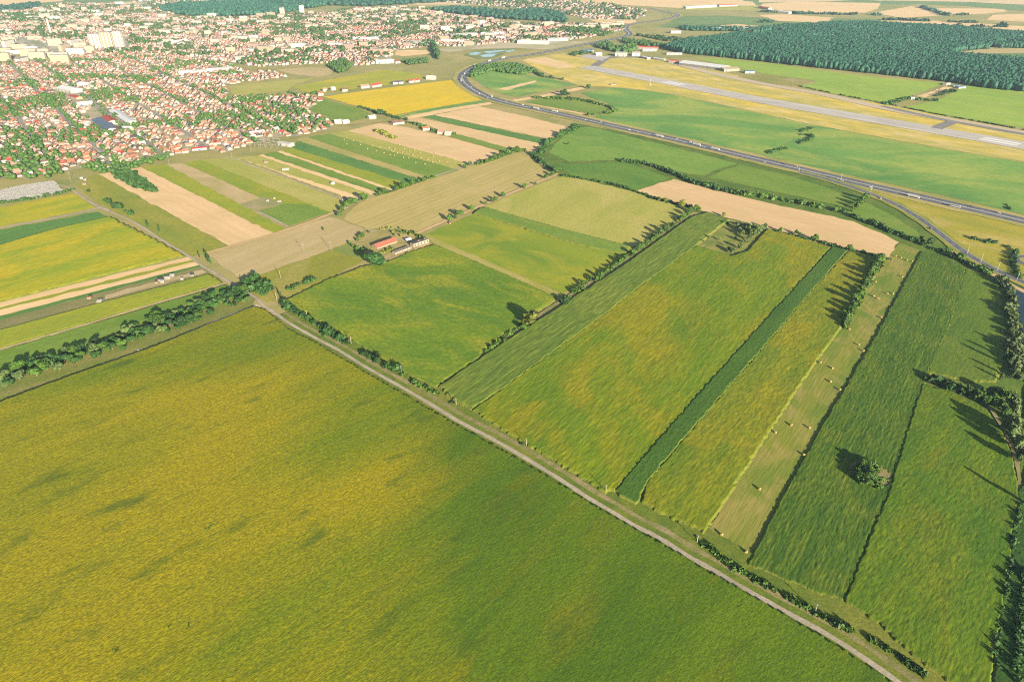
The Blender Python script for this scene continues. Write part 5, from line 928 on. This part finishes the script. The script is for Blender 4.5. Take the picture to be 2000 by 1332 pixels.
# airport
hall((1201, 111), (1222, 112), 26, 10, M_WHT, M_WHT, 'white airport terminal building', name='terminal', cat='terminal'); hall((1234, 111), (1250, 111), 22, 10, M_WHT, M_WHT, 'white hangar beside the airport terminal', name='hangar', cat='hangar'); hall((1141, 105), (1160, 103), 24, 7, M_BLUE, MWALL[2], 'blue roofed hangar at the end of the apron', name='hangar', cat='hangar')
hall((1164, 110), (1176, 109), 16, 7, M_METAL, M_WHT, 'grey service hall beside the apron', name='hangar', cat='hangar'); hall((1252, 114), (1264, 117), 12, 5, M_METAL, M_WHT, 'low white shed east of the hangar'); hall((1276, 117), (1296, 120), 10, 5, M_METAL, MWALL[1], 'row of low sheds by the airfield fence'); hall((1306, 123), (1326, 124), 16, 6, M_REDR, MWALL[3], 'hall with a red roof at the airfield fence')
hall((1326, 128), (1412, 139), 42, 7, M_METAL, MWALL[2], 'very long grey roofed hall beside the airfield'); hall((1414, 141), (1444, 139), 28, 6, MWALL[1], MWALL[1], 'pale flat hall at the end of the very long hall'); hall((1455, 144), (1474, 144), 14, 5, M_BLUE, M_WHT, 'blue roofed shed at the airfield corner'); hall((1302, 108), (1332, 108), 14, 5, M_WHT, M_WHT, 'white sheds before the forest edge'); hall((1242, 96), (1284, 98), 18, 7, M_REDR, MWALL[3], 'red brick works beside the forest corner'); hall((1255, 101), (1282, 101), 9, 6, M_METAL, M_WHT, 'white hall below the red brick works')
hall((1848, 168), (1856, 166), 9, 4, M_WHT, M_WHT, 'white shed at the forest farm'); hall((1862, 170), (1872, 171), 9, 4, M_BLUE, M_WHT, 'blue roofed shed at the forest farm'); hall((1872, 174), (1886, 173), 9, 4, M_BLUE, M_WHT, 'second blue roofed shed at the forest farm'); hall((1779, 195), (1786, 195), 9, 4, M_WHT, M_WHT, 'white cottage at the small farm by the taxiway', name='cottage', cat='house')
for i, (a, b) in enumerate((((1310, 66), (1330, 66)), ((1340, 18), (1400, 15)), ((1405, 14), (1440, 13)), ((1500, 24), (1512, 24)), ((1518, 26), (1540, 28)), ((1480, 17), (1500, 20)), ((1440, 60), (1460, 61)), ((1390, 60), (1408, 61)))): hall(a, b, 24, 8, (M_WHT, M_METAL, M_REDR)[i % 3], M_WHT, f'pale hall with {("white", "grey", "red")[i % 3]} roof on the far plain', doors=False)['group'] = 'halls of the far plain'
# farmyard
w, yaw, c = px_len((737, 487), (776, 473.5))
t = empty('barn', (c.x-math.sin(yaw)*5.2, c.y+math.cos(yaw)*5.2, 0), yaw, label='long barn with a weathered red tiled roof in the farmyard', cat='barn')
x, d, h, hr = w/2, 5.2, 2.3, 2.9; b = MB(); b.add([(-x,-d,-.2),(x,-d,-.2),(x,d,-.2),(-x,d,-.2),(-x,-d,h),(x,-d,h),(x,d,h),(-x,d,h),(-x,0,h+hr-.1),(x,0,h+hr-.1)], [(0,1,5,4),(1,2,6,5),(2,3,7,6),(3,0,4,7),(5,6,9),(7,4,8)]); b.build('wall', MWALL[1], t)
for s in (-1, 1):
    q = MB(); q.add([(-x-.6,s*(d+.7),h-.35),(x+.6,s*(d+.7),h-.35),(x+.6,0,h+hr),(-x-.6,0,h+hr),(-x-.6,s*(d+.7),h-.1),(x+.6,s*(d+.7),h-.1),(x+.6,0,h+hr+.25),(-x-.6,0,h+hr+.25)], [(0,1,2,3),(7,6,5,4),(0,1,5,4),(1,2,6,5),(3,0,4,7)]); q.build('roof', plain('barn tiles', (.20, .07, .045), .9, .2, .8), t)
for i in range(9):
    q = MB(); q.box((-x+(i+.5)*w/9, -d-.05, 1.6), (1.5, .12, 1.0)); q.build('window', M_PANE, t)
q = MB(); q.box((-x-.05, 0, 1.4), (.12, 2.6, 2.8)); q.build('door', BARK, t)
def ruin(a, b, dep, h, label, bays, roofy):
    w, yaw, c = px_len(a, b); t = empty('ruined_shed', (c.x-math.sin(yaw)*dep/2, c.y+math.cos(yaw)*dep/2, 0), yaw, label=label, cat='ruin'); x, d = w/2, dep/2; q = MB()
    for s in (-1, 1): q.box((0, s*(d-.15), h/2), (w, .3, h*(1 if s < 0 else .85)))
    for s in (-1, 1): q.box((s*(x-.15), 0, h/2), (.3, dep-.6, h))
    for i in range(1, bays): q.box((-x+i*w/bays, 0, h*.5), (.35, dep-.6, h*(.75+.3*random.random())))
    q.build('wall', MWALL[1], t); g = MB()
    for i in range(bays*3):
        g.box((-x+(i+.5)*w/(bays*3), 0, h+.12), (.28, dep, .22))
    g.build('rafter', MWALL[2], t)
    for k in roofy:
        g = MB(); g.box((-x+(k+.5)*w/bays, 0, h+.34), (w/bays*.95, dep*.9, .15)); g.build('roof', MROOF[4], t)
    for i in range(bays):
        g = MB(); g.box((-x+(i+.5)*w/bays, -d-.02, h*.5), (w/bays*.4, .1, h*.55)); g.build('window', M_PANE, t)
ruin((772, 498), (804, 486), 6, 2.6, 'long low roofless ruin with white front wall in the farmyard', 10, ())
ruin((808, 484), (838, 474), 7, 4.6, 'taller white ruin with a broken dark roof at the farmyard corner', 5, (0, 1, 3))
hall((794, 473), (804, 471), 6, 2.5, M_METAL, MWALL[2], 'small grey shed behind the ruins', name='shed', cat='shed')
trees([(782, 448, 3), (795, 456, 3.5), (801, 461, 4), (722, 456, 3), (768, 457, 4), (783, 463, 3), (812, 459, 4), (820, 466, 3), (772, 462, 3.5)], 'small garden tree behind the red roofed barn', 'small trees behind the barn', mat=L_YEL)
trees([(684, 478, 5), (690, 484, 5), (700, 490, 6), (708, 495, 6), (716, 490, 5), (702, 466, 5), (708, 464, 6), (698, 472, 5), (728, 494, 3.5), (756, 490, 3), (766, 486, 3)], 'bushy tree along the west side of the farmyard', 'trees on the west side of the farmyard', mat=L_GREEN)
hedge([(742, 449), (756, 447), (768, 446)], 3, 1.6, L_YEL, 'row of low shrubs behind the barn', gap=.3); hedge([(774, 452), (790, 454), (812, 458), (828, 465)], 5, 2, L_GREEN, 'weedy shrubs along the back of the farmyard', gap=.3); hedge([(744, 494), (756, 492), (768, 487)], 4, 1.6, L_YEL, 'dry weeds between barn and ruin', gap=.3)
# sheds of the garden plots, tanks, cemetery
def shed(px, w, d, h, roof, label, yaw=.2, name='shed', cat='shed'):
    c = G(*px); w, d, h = w*.75, d*.75, h*.8; t = empty(name, (c.x, c.y, 0), yaw, label=label, cat=cat); b = MB(); b.box((0, 0, h/2-.1), (w, d, h)); b.build('wall', MWALL[2], t); q = MB(); q.add([(-w*.55,-d*.58,h-.1),(w*.55,-d*.58,h-.1),(w*.55,d*.58,h+.5),(-w*.55,d*.58,h+.5),(-w*.55,-d*.58,h+.05),(w*.55,-d*.58,h+.05),(w*.55,d*.58,h+.65),(-w*.55,d*.58,h+.65)], [(3,2,1,0),(4,5,6,7),(0,1,5,4),(1,2,6,5),(2,3,7,6),(3,0,4,7)]); q.build('roof', roof, t)
    g = MB(); g.box((0, -d/2-.04, h*.42), (1, .08, h*.8)); g.build('door', BARK, t); return t
for px, w, d, h, rf, lb in (((313, 548), 7, 5, 2.6, MROOF[4], 'dark roofed shed among the garden plots'), ((318, 552), 5, 4, 2.4, M_WHT, 'white shed below the dark roofed shed'), ((306, 553), 4, 3, 2.2, MROOF[3], 'brown hut at the end of the garden sheds'), ((328, 545), 8, 4, 2.6, M_WHT, 'white caravan like shed in the garden plots'), ((337, 540), 6, 4, 2.6, MROOF[5], 'grey hut beside the white shed'), ((356, 547), 4, 3, 2, M_WHT, 'small white hut alone in the garden plots'), ((376, 539), 5, 4, 2.5, MROOF[4], 'dark hut nearest the dirt road'), ((195, 590), 6, 5, 2, M_WHT, 'white shed at the end of the brown plot'), ((175, 583), 5, 4, 2, MROOF[0], 'reddish hut at the edge of the brown plot'), ((160, 350), 6, 4, 2.5, M_METAL, 'grey hut by the plots at the edge of town'), ((167, 353), 5, 4, 2.5, M_WHT, 'white hut by the plots at the edge of town'), ((166, 361), 7, 5, 2.5, MROOF[1], 'pink roofed hut by the plots at the edge of town'), ((520, 318), 9, 6, 2.6, MROOF[1], 'pinkish hut in the olive strip'), ((558, 333), 14, 7, 2.6, M_METAL, 'grey polythene shed in the olive strip'), ((270, 353), 6, 4, 2.5, M_WHT, 'white hut beside the bushy tongue'), ((523, 394), 5, 4, 2, M_WHT, 'white hut in the walled plot'), ((546, 395), 7, 4, 2, M_WHT, 'long white hut at the corner of the walled plot'), ((536, 389), 4, 3, 2, MROOF[5], 'pale hut on the wall of the walled plot'), ((879, 437), 3, 3, 2, MROOF[2], 'tiny red hut under the trees by the dry track'), ((672, 392), 6, 4, 2, M_WHT, 'white hut at the end of the farm lane')): shed(px, w, d, h, rf, lb)
c = G(650, 360); t = empty('storage_tank', (c.x, c.y, 0), label='squat white storage tank in the olive strip', cat='tank'); q = MB(); q.tube((0, 0, 0), (0, 0, 3), 3.4, 3.4, 20); q.build('shell', M_WHT, t); q = MB(); q.tube((0, 0, 3), (0, 0, 4), 3.4, .4, 20); q.build('lid', M_WHT, t)
CEM = [(-30, 380), (0, 372), (40, 363), (104, 354), (124, 376), (60, 390), (0, 399), (-30, 404)]
S('cemetery_ground', CEM, plain('cemetery gravel', (.33, .31, .27), .95, .3, .4), 'pale gravelly ground of the cemetery', 'ground')
M_STONE = [plain(n, c, .7, .15, 1) for n, c in (('white marble', (.26, .25, .24)), ('grey granite', (.15, .148, .148)), ('dark granite', (.15, .15, .16)))]
GM = []
for i in range(3):
    b = MB(); b.box((0, 0, .2), (1.7, 2.8, .45)); b.box((0, 1.25, .95), (1.5, .28, 1.5), top=.85); b.box((0, -1.1, .5), (.5, .4, .25)); g = b.mesh('grave'); g.materials.append(M_STONE[i]); GM.append(g)
cy = scatter(CEM, 3.4, .28); cy = cy[vnoise(cy[:, 0], cy[:, 1], 14, 10, 8) > .36]; cy = cy[np.argsort(np.hypot(cy[:, 0], cy[:, 1]))]
for x, y in cy[:300]:
    i = random.choice((0, 0, 0, 1, 1, 2)); o = link('grave', GM[i], label=('white marble', 'grey granite', 'dark granite')[i]+' grave with headstone in the cemetery rows', cat='grave', group='graves of the cemetery'); o.location = (x, y, 0); o.rotation_euler = (0, 0, YAW+random.choice((0, 0, .05, -.04)))
if len(cy) > 300:
    b = MB()
    for x, y in cy[300:]: b.box((x, y, .25), (1.7, 2.8, .45), rz=YAW, m=random.choice((0, 0, 1))); b.box((x-math.sin(YAW)*1.2, y+math.cos(YAW)*1.2, .9), (1.5, .3, 1.5), rz=YAW)
    b.build('graves', M_STONE, label='countless pale graves at the back of the cemetery', cat='graves', kind='stuff')
M_GANT = plain('galvanised gantry', (.15, .145, .135), .6, .1)
# substation gantries
for i, (x, y) in enumerate([(503, 287), (509, 282), (515, 285), (521, 279), (524, 288), (530, 283), (534, 291), (538, 286), (541, 280), (545, 288), (512, 291), (528, 276)]):
    c = G(x, y); t = empty('substation_gantry', (c.x, c.y, 0), .3, label='pale steel gantry of the substation yard', cat='gantry', group='gantries of the substation')
    for s in (-1, 1): q = MB(); q.tube((s*5, 0, 0), (s*5, 0, 8), .28, .2, 6); q.build('post', M_GANT, t)
    q = MB(); q.box((0, 0, 7.6), (10.6, .35, .35)); q.build('beam', M_GANT, t)
    for k in (-3, 0, 3): q = MB(); q.tube((k, 0, 6.1), (k, 0, 7.35), .22, .22, 6); q.build('insulator', MWALL[2], t)
# ------------------------------------------------------------------ poles and masts
M_POLE = plain('pale concrete pole', (.20, .185, .16), .9, .12); M_WOODP = plain('weathered wood', (.26, .21, .15), .95, .2, 2)
def pole(px, h, label, mat=M_POLE, arm=2.2, lean=0.0):
    c = G(*px); t = empty('utility_pole', (c.x, c.y, 0), pxang((800, 766), (1195, 1000))+math.pi/2, label=label, cat='utility pole', group='utility poles by the dirt road')
    q = MB(); q.tube((0, 0, -.3), (lean, 0, h), .26, .17, 8); q.build('post', mat, t); q = MB(); q.box((lean*.9, 0, h-.5), (.18, arm, .18)); a = q.build('crossarm', mat, t)
    for k in (-.9, 0, .9):
        q = MB(); q.tube((lean*.9, k*arm/2, h-.4), (lean*.9, k*arm/2, h-.05), .09, .07, 6); q.build('insulator', MWALL[2], a)
for px, h, lb, mt in (((548, 543), 9, 'pole at the edge of the tan stubble field', M_POLE), ((541, 587), 9, 'pole beside the slim tree at the crossing', M_POLE), ((600, 621), 8.5, 'grey pole inside the dense roadside hedge', M_WOODP), ((686, 672), 8, 'pole at the end of the dense roadside hedge', M_POLE), ((784, 728), 7.5, 'white pole by the short dark hedge', M_POLE), ((891, 792), 7, 'white pole where rowed crop meets the dirt road', M_POLE), ((1028, 871), 6.5, 'pole with a dark bush at the sunflower crop edge', M_POLE), ((1183, 962), 7, 'pole at the foot of the dark maize strip', M_POLE), ((1361, 1060), 6.5, 'pole by the corner of the hay meadow', M_WOODP), ((1592, 1194), 6.5, 'pale pole by the shrubs below the maize', M_POLE)): pole(px, h, lb, mt)
bush(G(1021, 868), 2.6, 1.0, L_DARK, 'dark bush leaning against a pole by the dirt road'); bush(G(1174, 955), 2.6, .9, L_DARK, 'dark bush beside the pole below the maize strip'); bush(G(882, 788), 2.4, 1.2, L_DARK, 'dark bush beside the pole at the rowed crop')
M_PYL = plain('galvanised lattice', (.16, .16, .15), .6, .1)
def pylon(px, h, label, w=1.6, arms=2):
    c = G(*px); t = empty('lattice_pylon', (c.x, c.y, 0), .5, label=label, cat='pylon'); q = MB(); n = 7
    for sx in (-1, 1):
        for sy in (-1, 1): q.tube((sx*w/2, sy*w/2, 0), (sx*.15, sy*.15, h), .07, .05, 4)
    for i in range(n):
        z0, z1 = h*i/n, h*(i+1)/n; a, b_ = w/2*(1-i/n)+.15*i/n, w/2*(1-(i+1)/n)+.15*(i+1)/n
        for s in (-1, 1): q.tube((-a, s*a, z0), (b_, s*b_, z1), .035, .035, 4); q.tube((s*a, -a, z0), (s*b_, b_, z1), .035, .035, 4)
    q.build('tower', M_PYL, t)
    for k in range(arms):
        g = MB(); g.box((0, 0, h*(.97-.13*k)), (4-1*k, .14, .14)); g.box((0, 0, h*(.95-.13*k)), (2.4, .1, .1)); g.build('crossarm', M_PYL, t)
for px, h, lb in (((594, 495), 13, 'lattice pylon in the tan stubble field'), ((647, 491), 13, 'lattice pylon at the edge of the rough meadow'), ((668, 396), 11, 'lattice pylon at the end of the farm lane'), ((139, 355), 15, 'tall pale mast at the edge of town by the cemetery'), ((331, 322), 16, 'tall mast where the street meets the striped fields'), ((491, 298), 15, 'tall mast beside the substation'), ((453, 310), 9, 'short mast by the farm lane')): pylon(px, h, lb)
def chimney(px, h, r0, label):
    c = G(*px); t = empty('factory_chimney', (c.x, c.y, 0), label=label, cat='chimney'); q = MB(); q.tube((0, 0, 0), (0, 0, h), r0, r0*.6, 16); q.build('shaft', M_WHT, t); q = MB(); q.tube((0, 0, h), (0, 0, h+2), r0*.7, r0*.7, 16); q.build('rim', M_REDR, t)
chimney((101, 70), 60, 5, 'tall white factory chimney in the western city'); chimney((24, 88), 30, 3, 'slim white chimney among the apartment slabs'); chimney((452, 50), 38, 3, 'slim chimney in the middle of the city')
c = G(1270, 167); t = empty('antenna_mast', (c.x, c.y, 0), label='white antenna mast beside the runway', cat='mast'); q = MB(); q.tube((0, 0, 0), (0, 0, 14), .5, .3, 8); q.build('post', M_WHT, t); q = MB(); q.box((0, 0, .6), (6, 4, 1.4)); q.build('cabin', M_WHT, t); q = MB(); q.box((0, 0, 13), (3, .4, .4)); q.build('crossarm', M_WHT, t)
hall((1193, 167), (1203, 167), 7, 3, BARK, MWALL[3], 'small dark hut on the airfield grass', name='hut', cat='hut', doors=False)
# lamp posts of the slip road
for i, px in enumerate([(1888, 498), (1915, 513), (1947, 530), (1985, 549), (1642, 353), (1700, 377), (1560, 337)]):
    c = G(*px); t = empty('street_lamp', (c.x, c.y, 0), 1.0, label=('grey street lamp leaning over the slip road' if i < 4 else 'grey street lamp where motorway and slip road part'), cat='street lamp', group='street lamps of the slip road'); q = MB(); q.tube((0, 0, 0), (0, 0, 10), .16, .1, 6); q.build('post', M_METAL, t); q = MB(); q.tube((0, 0, 9.9), (2.6, 0, 10.4), .09, .07, 5); a = q.build('arm', M_METAL, t); q = MB(); q.box((2.9, 0, 10.4), (1.0, .35, .18)); q.build('lamp_head', M_METAL, a)
# ------------------------------------------------------------------ bales
M_BALE = NT('straw bale'); M_BALE.bump(M_BALE.noise(M_BALE.coord(0, (2, 9, 9)), 1, 3), .5, .1); M_BALE = M_BALE.done(M_BALE.mix(M_BALE.noise(M_BALE.coord(0, (2, 8, 8)), 1, 3), (.30, .225, .10), (.20, .15, .06)))
def bale_mesh():
    b = MB(); n = 20; R_, L_ = .85, .75; prof = [(-L_, 0.0), (-L_, R_*.9), (-L_*.9, R_), (0, R_*1.015), (L_*.9, R_), (L_, R_*.9), (L_, 0.0)]; vs, fs = [], []
    for x, q in prof: vs += [(x, q*math.cos(2*math.pi*i/n), R_+q*math.sin(2*math.pi*i/n)) for i in range(n)]
    for k in range(len(prof)-1): fs += [(k*n+i, k*n+(i+1)%n, (k+1)*n+(i+1)%n, (k+1)*n+i) for i in range(n)]
    b.add(vs, fs); return b.mesh('bale')
BM = bale_mesh(); BM.materials.append(M_BALE)
def bale(px, label, group, s=1.0): o = link('hay_bale', BM, label=label, cat='hay bale', group=group); p = G(*px); o.location = (p.x, p.y, .3); o.rotation_euler = (0, 0, A_HAY+random.choice((0, 1.57))+random.gauss(0, .3)); o.scale = (s, s, s); return o
BA = [(1749, 502), (1760, 505), (1772, 510), (1781, 512), (1762, 542), (1710, 552), (1733, 575), (1744, 575), (1706, 580), (1715, 585), (1721, 622), (1659, 645), (1677, 675), (1686, 687), (1602, 710), (1626, 721), (1622, 747), (1640, 763), (1545, 832), (1580, 837), (1514, 846), (1570, 890), (1483, 957), (1409, 1046), (1457, 1080)]
BN = {0: 'topmost round bale by the straw field corner', 10: 'round bale nearest the maize in the upper meadow', 11: 'round bale at the bare tip of the tree row', 22: 'lone round bale in the lower third of the meadow', 23: 'round bale nearest the pole in the hay meadow', 24: 'lowest round bale by the dirt road corner'}
for i, p in enumerate(BA): bale(p, BN.get(i, ('pale round bale in the upper hay meadow above the tree row tip', 'pale round bale in the middle of the hay meadow')[i > 11]), 'round bales of the hay meadow', .98)
zb2 = [(672, 274), (690, 277), (727, 286), (735, 296), (760, 290), (768, 298), (770, 305), (790, 292), (798, 310), (812, 319), (771, 293), (776, 301), (742, 288), (846, 307), (836, 313), (850, 300), (704, 284), (780, 284), (820, 300), (765, 296), (806, 304), (677, 283), (718, 292), (788, 309), (858, 316), (872, 318), (822, 310), (750, 300), (762, 304), (845, 318), (830, 322), (800, 296), (786, 299), (810, 295)]
for p in zb2: bale(p, 'tiny round bale on the striped mown fields below the pale straw field', 'round bales of the striped fields', 1.05)
# ------------------------------------------------------------------ vehicles
M_TYRE = plain('tyre rubber', (.02, .02, .02), .9, .1); M_GLASS = plain('tinted glass', (.02, .025, .03), .1, .1)
CARP = [plain(n+' car paint', c, .35, .03) for n, c in (('white', (.30, .30, .29)), ('dark blue', (.04, .06, .14)), ('red', (.45, .05, .04)), ('silver', (.5, .51, .52)), ('black', (.03, .03, .035)))]; CN = ['white', 'dark blue', 'red', 'silver', 'black']
def wheels(t, xs, w, r_):
    for x in xs:
        for s in (-1, 1):
            q = MB(); q.tube((x, s*(w/2-.12), r_), (x, s*(w/2+.08), r_), r_, r_, 12); wh = q.build('wheel', M_TYRE, t); q = MB(); q.tube((x, s*(w/2+.05), r_), (x, s*(w/2+.1), r_), r_*.55, r_*.55, 8); q.build('rim', M_METAL, wh)
def car(p, yaw, ci, label, z):
    t = empty('car', (p[0], p[1], z), yaw, label=label, cat='car', group='cars on the motorway'); b = MB(); b.box((0, 0, .62), (4.5, 1.8, .62), top=.96); b.box((-.15, 0, 1.17), (2.3, 1.55, .5), top=.8); b.build('body', CARP[ci], t)
    q = MB(); q.box((-.15, 0, 1.16), (2.36, 1.4, .34), top=.82); q.box((-.15, 0, 1.16), (2.0, 1.6, .32), top=.82); q.build('window', M_GLASS, t); wheels(t, (-1.4, 1.4), 1.7, .33)
def truck(p, yaw, label, z, L_=13.6, bus=False):
    t = empty('bus' if bus else 'truck', (p[0], p[1], z), yaw, label=label, cat='bus' if bus else 'truck', group='trucks and buses on the motorway')
    if bus:
        b = MB(); b.box((0, 0, 1.85), (13, 2.5, 2.9), top=.97); b.build('body', CARP[0], t); q = MB(); q.box((0, 0, 2.3), (12.6, 2.52, .95)); q.box((.2, 0, 2.2), (12.75, 2.3, 1.2)); q.build('window', M_GLASS, t); wheels(t, (-4, 3.8), 2.4, .5)
    else:
        b = MB(); b.box((-1.6, 0, 2.45), (L_, 2.5, 2.7)); b.build('trailer', CARP[0], t); q = MB(); q.box((-1.6, 0, 1.0), (L_, 2.2, .2)); q.build('chassis', M_TYRE, t); q = MB(); q.box((L_/2-.2, 0, 2.0), (2.3, 2.45, 2.9), top=.93); cb = q.build('cab', CARP[0], t); q = MB(); q.box((L_/2+.86, 0, 2.4), (.2, 2.1, .9)); q.build('windscreen', M_GLASS, cb); wheels(t, (-L_*.5, -L_*.42, L_/2-1.8, L_/2+.3), 2.4, .5)
ZV = nextz(.02)
def on_road(L_, px):
    i = min(max(1, on_line(L_, px)), len(L_)-2); d = L_[i+1]-L_[i-1]; d /= np.linalg.norm(d); n = np.array([-d[1], d[0]]); off = float(np.dot(GP([px])[0]-L_[i], n)); s = 1 if off >= 0 else -1
    off = s*min(max(abs(off), 4.3), 10.5); return L_[i]+n*off, math.atan2(d[1], d[0])+(0 if s < 0 else math.pi)
for px, lb in (((1046, 213.5), 'white truck on the motorway beside the wetland wedge'), ((1079, 220), 'white truck just before the culvert bushes'), ((1290, 269), 'pale truck midway along the huge green field'), ((1365, 286), 'first white truck of the pair on the motorway'), ((1403, 294), 'second white truck following on the motorway'), ((1783, 389), 'white lorry near the parting of the slip road'), ((900, 158), 'white truck in the tight motorway bend'), ((907, 147), 'white truck entering the motorway bend'), ((955, 190), 'white truck leaving the motorway bend'), ((983, 115), 'white truck far up the motorway'), ((957, 121), 'white truck above the motorway bend')): truck(*on_road(ML, px), lb, ZV)
p_, y_ = on_road(ML, (1873, 408)); truck(p_, y_, 'long white coach on the near carriageway', ZV, bus=True)
for i, (px, ci) in enumerate([((1112, 228), 2), ((1143, 236), 0), ((1173, 239), 0), ((1228, 254), 3), ((1242, 258), 0), ((1322, 273), 0), ((1497, 321), 0), ((1614, 347), 1), ((1632, 349), 0), ((1642, 355), 0), ((922, 172), 0), ((936, 184), 3), ((952, 194), 0), ((985, 199), 0), ((912, 140), 1), ((1530, 322), 4), ((1700, 368), 3), ((1900, 406), 4), ((1948, 417), 0), ((1560, 328), 0), ((1020, 206), 3), ((1180, 244), 1), ((1350, 280), 3), ((928, 128), 0), ((1060, 102), 0), ((1225, 62), 0), ((1219, 57), 3)]): car(*on_road(ML, px), ci, f'{CN[ci]} car on the motorway ' + ('along the huge green field' if px[0] < 1500 and px[0] > 1150 else 'by the slip road junction' if px[0] >= 1500 else 'in the far bend'), ZV)
for px, ci, lb in (((1717, 388), 0, 'white car on the slip road'), ((1820, 447), 4, 'dark car going down the slip road')): car(*on_road(SLL, px), ci, lb, ZV)
# white heaps along the dirt road
for i, (x, y) in enumerate([(662, 678), (672, 680), (683, 684), (499, 596), (504, 600), (275, 686), (272, 683), (416, 531), (420, 534)]):
    c = G(x, y); b = MB(); q = random.Random(i)
    for k in range(9): b.box((c.x+q.gauss(0, .9), c.y+q.gauss(0, .9), .2+.1*q.random()), (.5+.9*q.random(), .4+.8*q.random(), .3+.4*q.random()), rz=q.random()*3, top=.6)
    b.build('rubble_heap', M_WHT, label='heap of white rubble ' + ('beside the verge of the dirt road' if i < 3 else 'at the crossing of track and dirt road' if i < 5 else 'on the tan track under the tree belt' if i < 7 else 'by the dirt road near the garden plots'), cat='rubble heap', group='white rubble heaps')
# ------------------------------------------------------------------ haze
b = MB(); b.box((0, 9000, 199), (46000, 30000, 402)); m = bpy.data.materials.new('haze'); m.use_nodes = True; t = m.node_tree; t.nodes.remove(t.nodes['Principled BSDF'])
pv = t.nodes.new('ShaderNodeVolumePrincipled'); pv.inputs['Color'].default_value = (.52, .77, 1.0, 1); pv.inputs['Density'].default_value = HAZE; pv.inputs['Anisotropy'].default_value = 0.0
t.links.new(pv.outputs[0], t.nodes['Material Output'].inputs['Volume'])
if HAZE > 0: b.build('haze', m, label='thin bluish summer haze over the whole plain', cat='haze', kind='stuff')
